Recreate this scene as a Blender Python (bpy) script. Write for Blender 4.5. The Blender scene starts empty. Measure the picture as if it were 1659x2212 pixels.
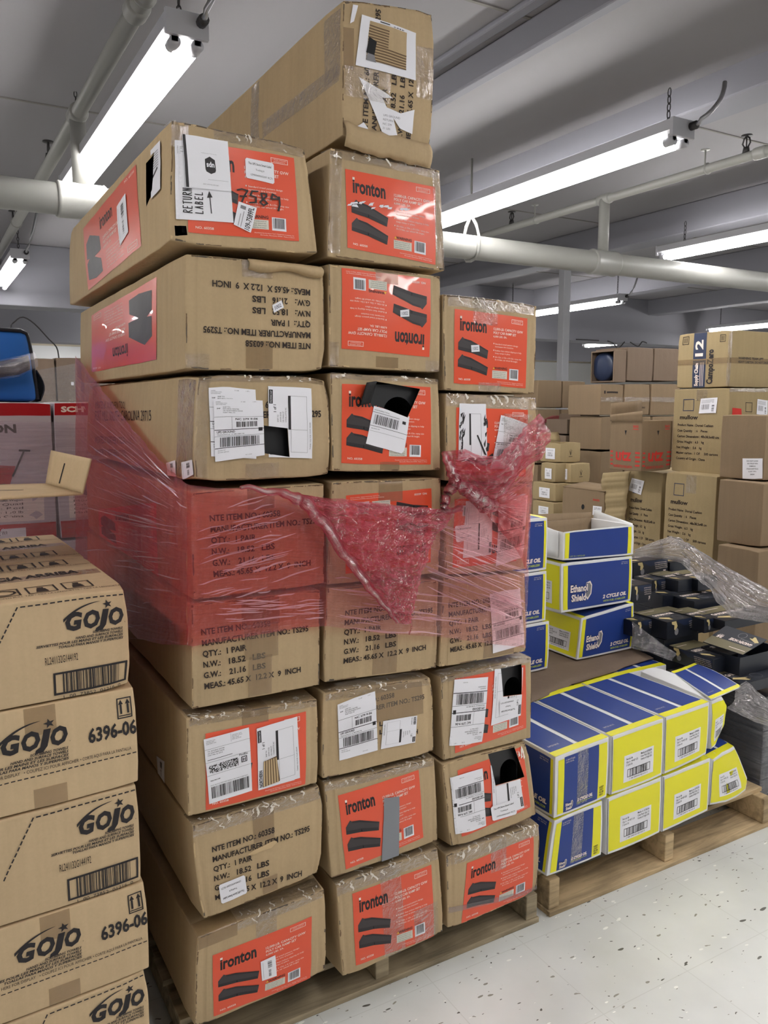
import bpy, bmesh, math, random
from mathutils import Vector, Matrix, noise
SC = bpy.context.scene
COL = SC.collection
# ------------------------------------------------------------------ camera
W, H = 1659.0, 2212.0
FPX = 1740.83
CAM = Vector((-0.46113, -1.60165, 1.49338))
YAW, PIT, ROL = 0.524659, -0.131767, -0.001835
FW = Vector((math.sin(YAW) * math.cos(PIT), math.cos(YAW) * math.cos(PIT), math.sin(PIT)))
R0 = Vector((math.cos(YAW), -math.sin(YAW), 0)); U0 = R0.cross(FW)
RT = R0 * math.cos(ROL) + U0 * math.sin(ROL); UP = -R0 * math.sin(ROL) + U0 * math.cos(ROL)
cd = bpy.data.cameras.new('camera'); cam = bpy.data.objects.new('camera', cd); COL.objects.link(cam)
m3 = Matrix((RT, UP, -FW)).transposed(); cam.matrix_world = Matrix.Translation(CAM) @ m3.to_4x4()
cd.sensor_fit = 'HORIZONTAL'; cd.sensor_width = 36.0; cd.lens = 36.0 * FPX / W; cd.clip_start = 0.05; cd.clip_end = 200
SC.camera = cam
# ------------------------------------------------------------------ world, exposure, light levels
SC.view_settings.view_transform = 'Standard'; SC.view_settings.look = 'None'
SC.view_settings.gamma = 1; SC.view_settings.exposure = 0.6
try: SC.view_settings.use_curve_mapping = False
except Exception: pass
wd = bpy.data.worlds.new('store_light'); SC.world = wd; wd.use_nodes = True
wd.node_tree.nodes['Background'].inputs[0].default_value = (1.0, 0.985, 0.96, 1)
wd.node_tree.nodes['Background'].inputs[1].default_value = 0.18
TUBE_POWER = 33.0
SC.cycles.use_light_tree = False; SC.cycles.max_bounces = 4; SC.cycles.diffuse_bounces = 3; SC.cycles.glossy_bounces = 2; SC.cycles.transparent_max_bounces = 16; SC.cycles.caustics_reflective = False; SC.cycles.caustics_refractive = False; SC.cycles.adaptive_threshold = 0.03

def ray(px, py): return FW + RT * ((px - W / 2) / FPX) - UP * ((py - H / 2) / FPX)
def onX(px, py, x): d = ray(px, py); return CAM + d * ((x - CAM.x) / d.x)
def onY(px, py, y): d = ray(px, py); return CAM + d * ((y - CAM.y) / d.y)
def onZ(px, py, z): d = ray(px, py); return CAM + d * ((z - CAM.z) / d.z)
def atT(px, py, t): return CAM + ray(px, py) * t

# ------------------------------------------------------------------ materials
MATS = {}
def lin(r, g, b):
    f = lambda c: (c / 255 / 12.92) if c / 255 <= 0.04045 else ((c / 255 + 0.055) / 1.055) ** 2.4
    return (f(r), f(g), f(b), 1)
def mat(name, rgb, rough=0.6, metal=0.0, spec=0.4, coat=0.0, emit=0.0):
    if name in MATS: return MATS[name]
    m = bpy.data.materials.new(name); m.use_nodes = True; p = m.node_tree.nodes['Principled BSDF']
    c = lin(*rgb); p.inputs['Base Color'].default_value = c; p.inputs['Roughness'].default_value = rough
    p.inputs['Metallic'].default_value = metal; p.inputs['Specular IOR Level'].default_value = spec
    p.inputs['Coat Weight'].default_value = coat
    if emit: p.inputs['Emission Color'].default_value = (1, 0.985, 0.97, 1); p.inputs['Emission Strength'].default_value = emit
    MATS[name] = m; return m
def N(nt, t, **kw):
    n = nt.nodes.new(t)
    for k, v in kw.items():
        if k in n.inputs: n.inputs[k].default_value = v
        else: setattr(n, k, v)
    return n
def kraft(name, rgb, var=0.12, corr=1.0, rough=0.75):
    m = mat(name, rgb, rough, spec=0.25); nt = m.node_tree; p = nt.nodes['Principled BSDF']; L = nt.links.new
    tc = N(nt, 'ShaderNodeTexCoord'); oi = N(nt, 'ShaderNodeObjectInfo')
    n1 = N(nt, 'ShaderNodeTexNoise', Scale=5.0, Detail=5.0, Roughness=0.6)
    n2 = N(nt, 'ShaderNodeTexNoise', Scale=160.0, Detail=2.0)
    L(tc.outputs['Object'], n1.inputs['Vector']); L(tc.outputs['Object'], n2.inputs['Vector'])
    mp = N(nt, 'ShaderNodeMapping'); mp.inputs['Scale'].default_value = (55, 55, 2.0)
    L(tc.outputs['Object'], mp.inputs['Vector'])
    n3 = N(nt, 'ShaderNodeTexNoise', Scale=1.0, Detail=3.0); L(mp.outputs['Vector'], n3.inputs['Vector'])
    a = N(nt, 'ShaderNodeMath', operation='MULTIPLY_ADD'); L(n1.outputs['Fac'], a.inputs[0]); a.inputs[1].default_value = var * 2; a.inputs[2].default_value = 1 - var
    b = N(nt, 'ShaderNodeMath', operation='MULTIPLY_ADD'); L(n2.outputs['Fac'], b.inputs[0]); b.inputs[1].default_value = 0.10; L(a.outputs[0], b.inputs[2])
    c = N(nt, 'ShaderNodeMath', operation='MULTIPLY_ADD'); L(oi.outputs['Random'], c.inputs[0]); c.inputs[1].default_value = 0.10; L(b.outputs[0], c.inputs[2])
    e = N(nt, 'ShaderNodeMath', operation='MULTIPLY_ADD'); L(n3.outputs['Fac'], e.inputs[0]); e.inputs[1].default_value = 0.16; L(c.outputs[0], e.inputs[2])
    s = N(nt, 'ShaderNodeMath', operation='SUBTRACT'); L(e.outputs[0], s.inputs[0]); s.inputs[1].default_value = 0.18
    mx = N(nt, 'ShaderNodeVectorMath', operation='SCALE'); mx.inputs[0].default_value = lin(*rgb)[:3]; L(s.outputs[0], mx.inputs['Scale'])
    L(mx.outputs['Vector'], p.inputs['Base Color'])
    bp = N(nt, 'ShaderNodeBump', Strength=0.35 * corr, Distance=0.004); L(n3.outputs['Fac'], bp.inputs['Height'])
    bp2 = N(nt, 'ShaderNodeBump', Strength=0.35, Distance=0.012)
    L(n1.outputs['Fac'], bp2.inputs['Height']); L(bp.outputs['Normal'], bp2.inputs['Normal']); L(bp2.outputs['Normal'], p.inputs['Normal'])
    return m
KR = kraft('kraft_cardboard', (178, 155, 120), .16)
KRG = kraft('tan_cardboard', (198, 173, 137), 0.06, 0.4)
KRB = kraft('brown_cardboard', (132, 112, 88), 0.06, 0.4)
KRD = kraft('dull_brown_cardboard', (116, 99, 84), 0.06, 0.4)
KRM = kraft('pale_cardboard', (158, 139, 104), 0.10, 0.6)
def film(name, tint, base, fac, var, rough=0.12, scale=(3, 60, 1), bump=0.5, dist=0.006, crumple=0.0, gloss=0.5):
    m = bpy.data.materials.new(name); m.use_nodes = True; nt = m.node_tree; nt.nodes.remove(nt.nodes['Principled BSDF']); L = nt.links.new
    tr = N(nt, 'ShaderNodeBsdfTransparent', Color=tint); df = N(nt, 'ShaderNodeBsdfDiffuse', Color=base); tl = N(nt, 'ShaderNodeBsdfTranslucent', Color=base)
    gl = N(nt, 'ShaderNodeBsdfGlossy', Color=(1, .96, .97, 1), Roughness=rough); out = nt.nodes['Material Output']
    uv = N(nt, 'ShaderNodeTexCoord'); mp = N(nt, 'ShaderNodeMapping'); mp.inputs['Scale'].default_value = scale
    L(uv.outputs['UV'], mp.inputs['Vector'])
    n = N(nt, 'ShaderNodeTexNoise', Scale=1.0, Detail=6.0, Roughness=0.65, Distortion=0.4); L(mp.outputs['Vector'], n.inputs['Vector'])
    n2 = N(nt, 'ShaderNodeTexNoise', Scale=34.0, Detail=4.0, Roughness=0.7, Distortion=0.8); L(uv.outputs['Object'], n2.inputs['Vector'])
    ad = N(nt, 'ShaderNodeMath', operation='MULTIPLY_ADD'); L(n2.outputs['Fac'], ad.inputs[0]); ad.inputs[1].default_value = crumple; L(n.outputs['Fac'], ad.inputs[2])
    mr = N(nt, 'ShaderNodeMapRange'); mr.inputs[1].default_value = 0.35; mr.inputs[2].default_value = 0.75; mr.inputs[3].default_value = max(0, fac - var); mr.inputs[4].default_value = fac + var
    L(n.outputs['Fac'], mr.inputs[0])
    bp = N(nt, 'ShaderNodeBump', Strength=bump, Distance=dist); L(ad.outputs[0], bp.inputs['Height'])
    for q in (df, gl): L(bp.outputs['Normal'], q.inputs['Normal'])
    lw = N(nt, 'ShaderNodeLayerWeight', Blend=0.5); L(bp.outputs['Normal'], lw.inputs['Normal'])
    pw = N(nt, 'ShaderNodeMath', operation='POWER'); L(lw.outputs['Facing'], pw.inputs[0]); pw.inputs[1].default_value = 2.5
    ma = N(nt, 'ShaderNodeMath', operation='MULTIPLY_ADD'); L(pw.outputs[0], ma.inputs[0]); ma.inputs[1].default_value = gloss; ma.inputs[2].default_value = 0.05
    m0 = N(nt, 'ShaderNodeMixShader'); m0.inputs[0].default_value = 0.4; L(df.outputs[0], m0.inputs[1]); L(tl.outputs[0], m0.inputs[2])
    m1 = N(nt, 'ShaderNodeMixShader'); L(mr.outputs[0], m1.inputs[0]); L(tr.outputs[0], m1.inputs[1]); L(m0.outputs[0], m1.inputs[2])
    m2 = N(nt, 'ShaderNodeMixShader'); L(ma.outputs[0], m2.inputs[0]); L(m1.outputs[0], m2.inputs[1]); L(gl.outputs[0], m2.inputs[2]); L(m2.outputs[0], out.inputs['Surface'])
    MATS[name] = m; return m
RED = film('red_stretch_film', (1, 0.52, 0.50, 1), lin(224, 74, 92), 0.24, 0.10, 0.14, (4, 60, 1), 0.9, 0.010)
PINK = film('thin_pink_film', (1, 0.76, 0.76, 1), lin(236, 140, 150), 0.14, 0.09, 0.14, (4, 60, 1), 0.9, 0.010)
BUNCH = film('bunched_red_film', (1, 0.56, 0.60, 1), lin(255, 116, 138), 0.50, 0.2, 0.10, (10, 30, 1), 1.0, 0.02, 1.2, .8)
CLEAR = film('clear_stretch_film', (0.97, 0.97, 0.98, 1), lin(225, 225, 230), 0.20, 0.16, 0.14, (5, 40, 1), 1.0, 0.012, 0.4)
CLEARD = film('bunched_clear_film', (0.95, 0.95, 0.96, 1), lin(226, 222, 222), 0.50, 0.28, 0.12, (4, 26, 1), 1.0, 0.02, 0.7, .8)
THIN = film('thin_clear_film', (0.97, 0.93, 0.96, 1), lin(225, 208, 216), 0.26, 0.16, 0.15, (3, 40, 1), 0.9, 0.010)
TAPEC = film('clear_packing_tape', (0.975, 0.965, 0.95, 1), lin(214, 200, 176), 0.08, 0.06, 0.08, (8, 5, 1), 1.0, 0.012, 1.0, .9)
TAPEB = film('brown_packing_tape', (0.93, 0.90, 0.84, 1), lin(176, 150, 114), 0.40, 0.05, 0.25, (3, 3, 1), 0.3, 0.003, 0.2, .3)
GLINT = film('film_ridge', (1, .85, .88, 1), lin(255, 214, 222), 0.55, 0.25, 0.10, (3, 3, 1), 0.3, 0.004, 0.2, .8)  # pale pink puts the film's highlight streaks into the colour
TGLINT = mat('tape_crease_glint', (228, 220, 206), 0.12, spec=.8, coat=.5)  # pale colour stands in for glints on creased clear tape
ORANGE = mat('orange_print', (222, 82, 50), 0.3, spec=0.45, coat=0.3)
BLACKP = mat('black_print', (38, 34, 36), 0.55)
INK = mat('faded_black_ink', (54, 46, 42), 0.7, spec=0.2)
RAMPP = mat('dark_ramp_print', (62, 57, 58), 0.45)
RAMPL = mat('dark_ramp_print_edge', (44, 40, 42), 0.45)
WHITE = mat('white_paper', (232, 231, 236), 0.55)
WPRINT = mat('white_print', (240, 225, 215), 0.5)
GREYP = mat('grey_print', (128, 126, 130), 0.6)
LIME = mat('pale_print', (214, 210, 196), 0.5)
YEL = mat('yellow_print', (232, 226, 40), 0.38, spec=0.4)
YELO = mat('amber_print', (232, 178, 60), 0.5)
BLUE = mat('blue_print', (34, 60, 134), 0.38, spec=0.4)
BLUED = mat('dark_blue_print', (24, 46, 110), 0.45)
LGRN = mat('lime_print', (190, 205, 70), 0.5)
WBOX = mat('white_coated_card', (226, 226, 226), 0.45)
PLAST = mat('black_moulded_plastic', (28, 28, 30), 0.42, spec=0.5)
DUCT = mat('grey_duct_tape', (128, 130, 136), 0.35, spec=0.5)
UTZR = mat('red_ink', (200, 52, 44), 0.6)
SCHR = mat('red_glossy_card', (176, 18, 28), 0.35)
SCHG = mat('grey_printed_card', (196, 184, 190), 0.45)
HOSEB = mat('black_printed_card', (28, 32, 42), 0.32, spec=0.5)
HOSET = mat('olive_print', (112, 104, 78), 0.4)
HOSEN = mat('navy_print', (36, 46, 70), 0.35)
HOSEC = mat('tan_hose_print', (206, 186, 132), 0.4)
NAVY = mat('navy_ink', (52, 60, 84), 0.6)
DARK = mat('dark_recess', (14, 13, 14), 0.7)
FLUTE = mat('dark_flute', (112, 90, 66), 0.8); SCUFF = mat('grey_scuff', (92, 82, 70), 0.8)
CUTE = mat('torn_cardboard_edge', (196, 170, 130), 0.85)
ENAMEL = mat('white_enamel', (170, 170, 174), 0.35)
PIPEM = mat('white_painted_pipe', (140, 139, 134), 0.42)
BLKM = mat('dark_metal', (52, 50, 50), 0.5, metal=0.4)
STEEL = mat('galvanised_steel', (150, 150, 152), 0.35, metal=0.8)
TUBE = mat('lit_fluorescent_tube', (255, 255, 255), 0.5, emit=TUBE_POWER)
BLUEB = mat('blue_nylon', (44, 112, 200), 0.6)
BLACKN = mat('black_nylon', (26, 28, 38), 0.6)
VELVET = mat('grey_strap_fabric', (98, 96, 102), 0.8)

# ------------------------------------------------------------------ mesh building
class MB:
    def __init__(s): s.v = []; s.f = []; s.m = []; s.uv = {}; s.mats = []; s.smooth = set()
    def mi(s, m):
        if m not in s.mats: s.mats.append(m)
        return s.mats.index(m)
    def add(s, vs, fs, m, smooth=False, uvs=None):
        o = len(s.v); s.v += [Vector(x) for x in vs]; k = s.mi(m)
        for f in fs:
            if smooth: s.smooth.add(len(s.f))
            s.f.append([i + o for i in f]); s.m.append(k)
        if uvs:
            for i, u in enumerate(uvs): s.uv[o + i] = u
        return o
    def grid(s, fn, nu, nv, m, smooth=True, u0=0, u1=1, v0=0, v1=1):
        vs = []; uv = []; fs = []
        for j in range(nv + 1):
            for i in range(nu + 1):
                a = u0 + (u1 - u0) * i / nu; b = v0 + (v1 - v0) * j / nv
                vs.append(fn(a, b)); uv.append((a, b))
        for j in range(nv):
            for i in range(nu):
                k = j * (nu + 1) + i; fs.append((k, k + 1, k + nu + 2, k + nu + 1))
        s.add(vs, fs, m, smooth, uv)
    def box(s, a, b, m):
        x0, y0, z0 = a; x1, y1, z1 = b
        s.add([(x0, y0, z0), (x1, y0, z0), (x1, y1, z0), (x0, y1, z0), (x0, y0, z1), (x1, y0, z1), (x1, y1, z1), (x0, y1, z1)],
              [(0, 3, 2, 1), (4, 5, 6, 7), (0, 1, 5, 4), (1, 2, 6, 5), (2, 3, 7, 6), (3, 0, 4, 7)], m)
    def tube(s, pts, rad, m, n=10, cap=True):
        pts = [Vector(p) for p in pts]; rings = []
        for i, p in enumerate(pts):
            d = (pts[min(i + 1, len(pts) - 1)] - pts[max(i - 1, 0)]).normalized()
            a = Vector((0, 0, 1)) if abs(d.z) < 0.9 else Vector((1, 0, 0))
            x = d.cross(a).normalized(); y = d.cross(x); r = rad[i] if isinstance(rad, (list, tuple)) else rad
            rings.append([p + x * (r * math.cos(2 * math.pi * k / n)) + y * (r * math.sin(2 * math.pi * k / n)) for k in range(n)])
        vs = [q for r in rings for q in r]; fs = []
        for i in range(len(pts) - 1):
            for k in range(n): fs.append((i * n + k, i * n + (k + 1) % n, (i + 1) * n + (k + 1) % n, (i + 1) * n + k))
        uvs = [(i / max(1, len(pts) - 1), k / n) for i in range(len(pts)) for k in range(n)]
        if cap: fs.append(tuple(range(n))[::-1]); fs.append(tuple(range((len(pts) - 1) * n, len(pts) * n)))
        s.add(vs, fs, m, True, uvs)
    def build(s, name, parent=None, base=None, cuts=None, solid=0, bevel=0):
        me = bpy.data.meshes.new(name)
        if base is None: base = parent['_b'] if parent is not None and '_b' in parent else (0, 0, 0)
        b = Vector(base)
        me.from_pydata([v - b for v in s.v], [], s.f)
        for m in s.mats: me.materials.append(m)
        for i, p in enumerate(me.polygons): p.material_index = s.m[i]; p.use_smooth = i in s.smooth
        if s.uv:
            ul = me.uv_layers.new(name='UVMap')
            for l in me.loops: ul.data[l.index].uv = s.uv.get(l.vertex_index, (0, 0))
        if cuts:
            bm = bmesh.new(); bm.from_mesh(me)
            for poly, dr, lim in cuts:
                poly = [Vector(q) - b for q in poly]; dr = Vector(dr); c = sum(poly, Vector()) / len(poly)
                pl = []
                for i in range(len(poly)):
                    e = poly[(i + 1) % len(poly)] - poly[i]; n = e.cross(dr).normalized()
                    if n.dot(c - poly[i]) > 0: n = -n
                    pl.append((poly[i], n))
                near = lambda f: abs((f.calc_center_median() - c).dot(dr)) < lim
                for co, n in pl:
                    fs = [f for f in bm.faces if near(f)]
                    gm = set(fs)
                    for f in fs: gm.update(f.edges); gm.update(f.verts)
                    bmesh.ops.bisect_plane(bm, geom=list(gm), dist=1e-5, plane_co=co, plane_no=n)
                dl = [f for f in bm.faces if near(f) and all((f.calc_center_median() - co).dot(n) < 0 for co, n in pl)]
                bmesh.ops.delete(bm, geom=dl, context='FACES')
            bm.to_mesh(me); bm.free()
        o = bpy.data.objects.new(name, me); COL.objects.link(o); o.location = b
        if parent is not None: o.parent = parent; o.location = b - Vector(parent['_b'])
        o['_b'] = tuple(b)
        if solid:
            md = o.modifiers.new('thickness', 'SOLIDIFY'); md.thickness = solid; md.offset = 0
        if bevel:
            md = o.modifiers.new('edge', 'BEVEL'); md.width = bevel; md.segments = 2; md.limit_method = 'ANGLE'
        return o
def thing(name, label, cat, loc=(0, 0, 0), group=None):
    o = bpy.data.objects.new(name, None); COL.objects.link(o); o.location = loc; o['_b'] = tuple(loc)
    o.empty_display_size = 0.05
    return tag(o, label, cat, group)
def tag(o, label, cat, group=None, kind=None):
    o['label'] = label; o['category'] = cat
    if group: o['group'] = group
    if kind: o['kind'] = kind
    return o
def struct(o): o['kind'] = 'structure'; return o

# ------------------------------------------------------------------ text
TXT = {}
def glyphs(text, bold=0.0, ital=0.0):
    k = (text, bold, ital)
    if k in TXT: return TXT[k]
    cu = bpy.data.curves.new('t', 'FONT'); cu.body = text; cu.size = 1; cu.resolution_u = 2; cu.offset = bold; cu.shear = ital
    cu.fill_mode = 'FRONT'
    o = bpy.data.objects.new('t', cu); COL.objects.link(o)
    dg = bpy.context.evaluated_depsgraph_get(); dg.update()
    me = bpy.data.meshes.new_from_object(o.evaluated_get(dg))
    vs = [(v.co.x, v.co.y) for v in me.vertices]; fs = [tuple(p.vertices) for p in me.polygons]
    bpy.data.objects.remove(o); bpy.data.curves.remove(cu); bpy.data.meshes.remove(me)
    if vs:
        x0 = min(v[0] for v in vs); vs = [(x - x0, y) for x, y in vs]; wd_ = max(v[0] for v in vs)
    else: wd_ = 0.001
    TXT[k] = (vs, fs, wd_); return TXT[k]
CAPH = 0.73
SUB = {}
def subpoly(pts, cell):
    if (pts, cell) in SUB: return SUB[(pts, cell)]
    bm = bmesh.new(); f = bm.faces.new([bm.verts.new((x, y, 0)) for x, y in pts]); bmesh.ops.triangulate(bm, faces=[f])
    for _ in range(5):
        es = [e for e in bm.edges if e.calc_length() > cell]
        if not es: break
        bmesh.ops.subdivide_edges(bm, edges=es, cuts=1); bmesh.ops.triangulate(bm, faces=[f for f in bm.faces if len(f.verts) > 3])
    bm.verts.index_update(); r = ([(v.co.x, v.co.y) for v in bm.verts], [tuple(v.index for v in f.verts) for f in bm.faces]); bm.free(); SUB[(pts, cell)] = r; return r
class Design:
    """flat printed matter: x in 0..A, y in 0..1"""
    def __init__(s, A=1.0): s.A = A; s.p = []
    def R(s, x0, y0, x1, y1, m, l=1, n=None): s.p.append(('R', x0, y0, x1, y1, m, l, n)); return s
    def P(s, pts, m, l=1): s.p.append(('P', pts, m, l)); return s
    def T(s, x, y, h, t, m, l=2, al='l', bold=0.0, ital=0.0, w=None): s.p.append(('T', x, y, h, t, m, l, al, bold, ital, w)); return s
    def B(s, x0, y0, x1, y1, m, l=2, n=30, seed=1, vert=True):
        r = random.Random(seed); ws = [r.choice((1, 1, 2, 3)) for _ in range(2 * n)]; tot = sum(ws); c = 0
        for i, q in enumerate(ws):
            if i % 2 == 0:
                a = c / tot; b = (c + q) / tot
                if vert: s.R(x0 + (x1 - x0) * a, y0, x0 + (x1 - x0) * b, y1, m, l, (1, 3))
                else: s.R(x0, y0 + (y1 - y0) * a, x1, y0 + (y1 - y0) * b, m, l, (3, 1))
            c += q
        return s
    def S(s, pts, w, m, l=2):
        pts = [Vector((a, b)) for a, b in pts]
        for a, b in zip(pts[:-1], pts[1:]):
            d = (b - a); n = Vector((-d.y, d.x)).normalized() * w / 2; e = d.normalized() * w * 0.3
            s.P([tuple(a - n - e), tuple(b - n + e), tuple(b + n + e), tuple(a + n - e)], m, l)
        return s
    def frame(s, x0, y0, x1, y1, w, m, l=2):
        s.R(x0, y0, x1, y0 + w, m, l, (4, 1)); s.R(x0, y1 - w, x1, y1, m, l, (4, 1)); s.R(x0, y0, x0 + w, y1, m, l, (1, 4)); s.R(x1 - w, y0, x1, y1, m, l, (1, 4)); return s
    def emit(s, mb, fn, step=0.0004, base=0.0, cell=0.06):
        A = s.A
        for q in s.p:
            if q[0] == 'R':
                _, x0, y0, x1, y1, m, l, n = q
                nu, nv = n or (max(1, int(abs(x1 - x0) / cell)), max(1, int(abs(y1 - y0) / cell)))
                mb.grid(lambda a, b: fn((x0 + (x1 - x0) * a) / A, y0 + (y1 - y0) * b, base + l * step), nu, nv, m, True)
            elif q[0] == 'P':
                _, pts, m, l = q; vs, fs = subpoly(tuple(map(tuple, pts)), cell); mb.add([fn(x / A, y, base + l * step) for x, y in vs], fs, m, False)
            else:
                _, x, y, h, t, m, l, al, bold, ital, w = q
                vs, fs, wd_ = glyphs(t, bold, ital); sc = h / CAPH; sx = sc if w is None else w / max(1e-6, wd_)
                ox = x if al == 'l' else (x - wd_ * sx if al == 'r' else x - wd_ * sx / 2)
                mb.add([fn((ox + a * sx) / A, y + b * sc, base + l * step) for a, b in vs], fs, m, False)

# ------------------------------------------------------------------ cartons
class Carton:
    """a cardboard box from the four corners of its front (TL, TR, BR, BL) and a depth vector"""
    def __init__(s, name, label, cat, quad, depth, body=None, r=0.0035, bulge=0.004, amp=0.0015, crush=0.004, seed=0, group=None, n=(14, 10, 16), cuts=None, shrink=0.0015, back=None, part='carton_body', openbox=False, creases=False):
        q = [Vector(a) for a in quad]; c = sum(q, Vector()) / 4
        q = [a + (c - a).normalized() * shrink for a in q]
        d = Vector(depth); bq = [Vector(a) for a in back] if back else [a + d for a in q]
        s.c = {(0, 1, 0): q[0], (1, 1, 0): q[1], (1, 0, 0): q[2], (0, 0, 0): q[3], (0, 1, 1): bq[0], (1, 1, 1): bq[1], (1, 0, 1): bq[2], (0, 0, 1): bq[3]}
        s.W = (q[1] - q[0]).length; s.H = (q[0] - q[3]).length; s.D = (bq[0] - q[0]).length
        s.ex = ((q[1] - q[0]) + (q[2] - q[3])).normalized(); s.ez = ((q[0] - q[3]) + (q[1] - q[2])).normalized(); s.ey = (bq[0] - q[0]).normalized()
        s.bulge = bulge; s.amp = amp; s.seed = seed; s.cuts = cuts or []
        rd = random.Random(seed); s.cr = {k: Vector((rd.uniform(0, 1), rd.uniform(0, 1), rd.uniform(0, 1))) * crush * .55 for k in s.c}
        base = (q[2] + q[3] + bq[2] + bq[3]) / 4
        s.o = thing(name, label, cat, base, group)
        s.creases = [rd.uniform(.012, .02), s.W - rd.uniform(.012, .02)] if creases else []
        s.body = body or KR; r = min(r, s.W / 4, s.H / 4)
        s.r = r
        s.make_body(r, n, part, openbox)
    def tri(s, u, v, w):
        p = Vector()
        for (a, b, c), q in s.c.items():
            p += q * ((u if a else 1 - u) * (v if b else 1 - v) * (w if c else 1 - w))
        return p
    def pos(s, u, v, w):
        p = s.tri(u, v, w)
        if s.amp or s.bulge:
            fu = 4 * u * (1 - u); fv = 4 * v * (1 - v); fw = 4 * w * (1 - w)
            p = p - s.ey * (s.bulge * fu * fv * (1 - w) ** 2) + s.ex * ((2 * u - 1) * s.bulge * 0.8 * fv * fw)
            for c_ in s.creases:
                g = 1 - abs(u * s.W - c_) / .004
                if g > 0: p = p + s.ey * (.0022 * g * (1 - w))
            for k, cv in s.cr.items():
                g = max(0, 1 - abs(u - k[0]) * s.W / 0.05) * max(0, 1 - abs(v - k[1]) * s.H / 0.05) * max(0, 1 - abs(w - k[2]) * s.D / 0.05)
                if g > 0:
                    sg = lambda a: 1 if a == 0 else -1
                    p = p + (s.ex * sg(k[0]) * cv.x + s.ez * sg(k[1]) * cv.y + s.ey * sg(k[2]) * cv.z) * g
            q = p * 9 + Vector((s.seed * 3.1, s.seed * 1.7, 0)); e = noise.noise_vector(q)
            q2 = p * 30 + Vector((s.seed, 5, s.seed)); e2 = noise.noise_vector(q2)
            p = p + e * s.amp + e2 * (s.amp * 0.35)
        return p
    def make_body(s, r, n, part, openbox):
        def ax(L, k): 
            a = [0, r * 0.35, r, r * 1.5]
            return a + [r * 1.5 + (L - 3 * r) * i / k for i in range(1, k)] + [L - r * 1.5, L - r, L - r * 0.35, L]
        X, Z, Y = ax(s.W, n[0]), ax(s.H, n[1]), ax(s.D, n[2]); X = sorted(X + [c_ + q for c_ in s.creases for q in (-.004, 0, .004)]); mb = MB(); idx = {}; L = (s.W, s.H, s.D)
        def vert(i, j, k):
            key = (i, j, k)
            if key in idx: return idx[key]
            p = [X[i], Z[j], Y[k]]; q = [min(max(a, r), l - r) for a, l in zip(p, L)]
            d = Vector((p[0] - q[0], p[1] - q[1], p[2] - q[2])); ln = d.length
            if ln > 1e-9: d = d * (r / ln)
            p2 = [(q[t] + d[t]) / L[t] for t in range(3)]
            mb.v.append(s.pos(*p2)); idx[key] = len(mb.v) - 1; return idx[key]
        k0 = mb.mi(s.body); nx, nz, ny = len(X) - 1, len(Z) - 1, len(Y) - 1
        def quad(*a): mb.smooth.add(len(mb.f)); mb.f.append([vert(*t) for t in a]); mb.m.append(k0)
        for i in range(nx):
            for j in range(nz):
                quad((i, j, 0), (i + 1, j, 0), (i + 1, j + 1, 0), (i, j + 1, 0)); quad((i, j, ny), (i, j + 1, ny), (i + 1, j + 1, ny), (i + 1, j, ny))
        for j in range(nz):
            for k in range(ny):
                quad((0, j, k), (0, j + 1, k), (0, j + 1, k + 1), (0, j, k + 1)); quad((nx, j, k), (nx, j, k + 1), (nx, j + 1, k + 1), (nx, j + 1, k))
        for i in range(nx):
            for k in range(ny):
                quad((i, 0, k), (i, 0, k + 1), (i + 1, 0, k + 1), (i + 1, 0, k))
                if not openbox: quad((i, nz, k), (i + 1, nz, k), (i + 1, nz, k + 1), (i, nz, k + 1))
        ob = mb.build(part, s.o, cuts=[c for f, c in s.cuts])
        if openbox:
            md = ob.modifiers.new('thickness', 'SOLIDIFY'); md.thickness = 0.005; md.offset = -1
        wn_ = ob.modifiers.new('normals', 'WEIGHTED_NORMAL'); wn_.weight = 80; wn_.keep_sharp = True
        s.bo = ob
    AX = {'F': (lambda a, b: (a, b, 0)), 'L': (lambda a, b: (0, b, 1 - a)), 'R': (lambda a, b: (1, b, a)), 'T': (lambda a, b: (a, 1, b))}
    def nrm(s, f): return {'F': -s.ey, 'L': -s.ex, 'R': s.ex, 'T': s.ez}[f]
    def at(s, f, a, b, off=0.0): return s.pos(*s.AX[f](a, b)) + s.nrm(f) * off
    def inv(s, f, px, py):
        g = lambda a, b: s.tri(*s.AX[f](a, b)); p0, p1, p2 = g(0, 0), g(1, 0), g(0, 1)
        n = (p1 - p0).cross(p2 - p0); d = ray(px, py); P = CAM + d * ((p0 - CAM).dot(n) / d.dot(n)); a = b = 0.5
        for _ in range(8):
            e = P - g(a, b); ja = (g(a + .01, b) - g(a - .01, b)) / .02; jb = (g(a, b + .01) - g(a, b - .01)) / .02
            A, B, C_ = ja.dot(ja), ja.dot(jb), jb.dot(jb); D1, D2 = e.dot(ja), e.dot(jb); det = A * C_ - B * B
            a += (D1 * C_ - D2 * B) / det; b += (A * D2 - B * D1) / det
        return a, b
    def quadfn(s, f, px=None, ab=None, off=0.0006):
        k = ab or [s.inv(f, *p) for p in px]
        k = [(min(max(a, 0.004), 0.996), min(max(b, 0.004), 0.996)) for a, b in k]
        def fn(x, y, o):
            a = (k[0][0] * (1 - x) + k[1][0] * x) * y + (k[3][0] * (1 - x) + k[2][0] * x) * (1 - y)
            b = (k[0][1] * (1 - x) + k[1][1] * x) * y + (k[3][1] * (1 - x) + k[2][1] * x) * (1 - y)
            a = min(max(a, 0.002), 0.998); b = min(max(b, 0.002), 0.998)
            return s.at(f, a, b, off + o)
        return fn
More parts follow.
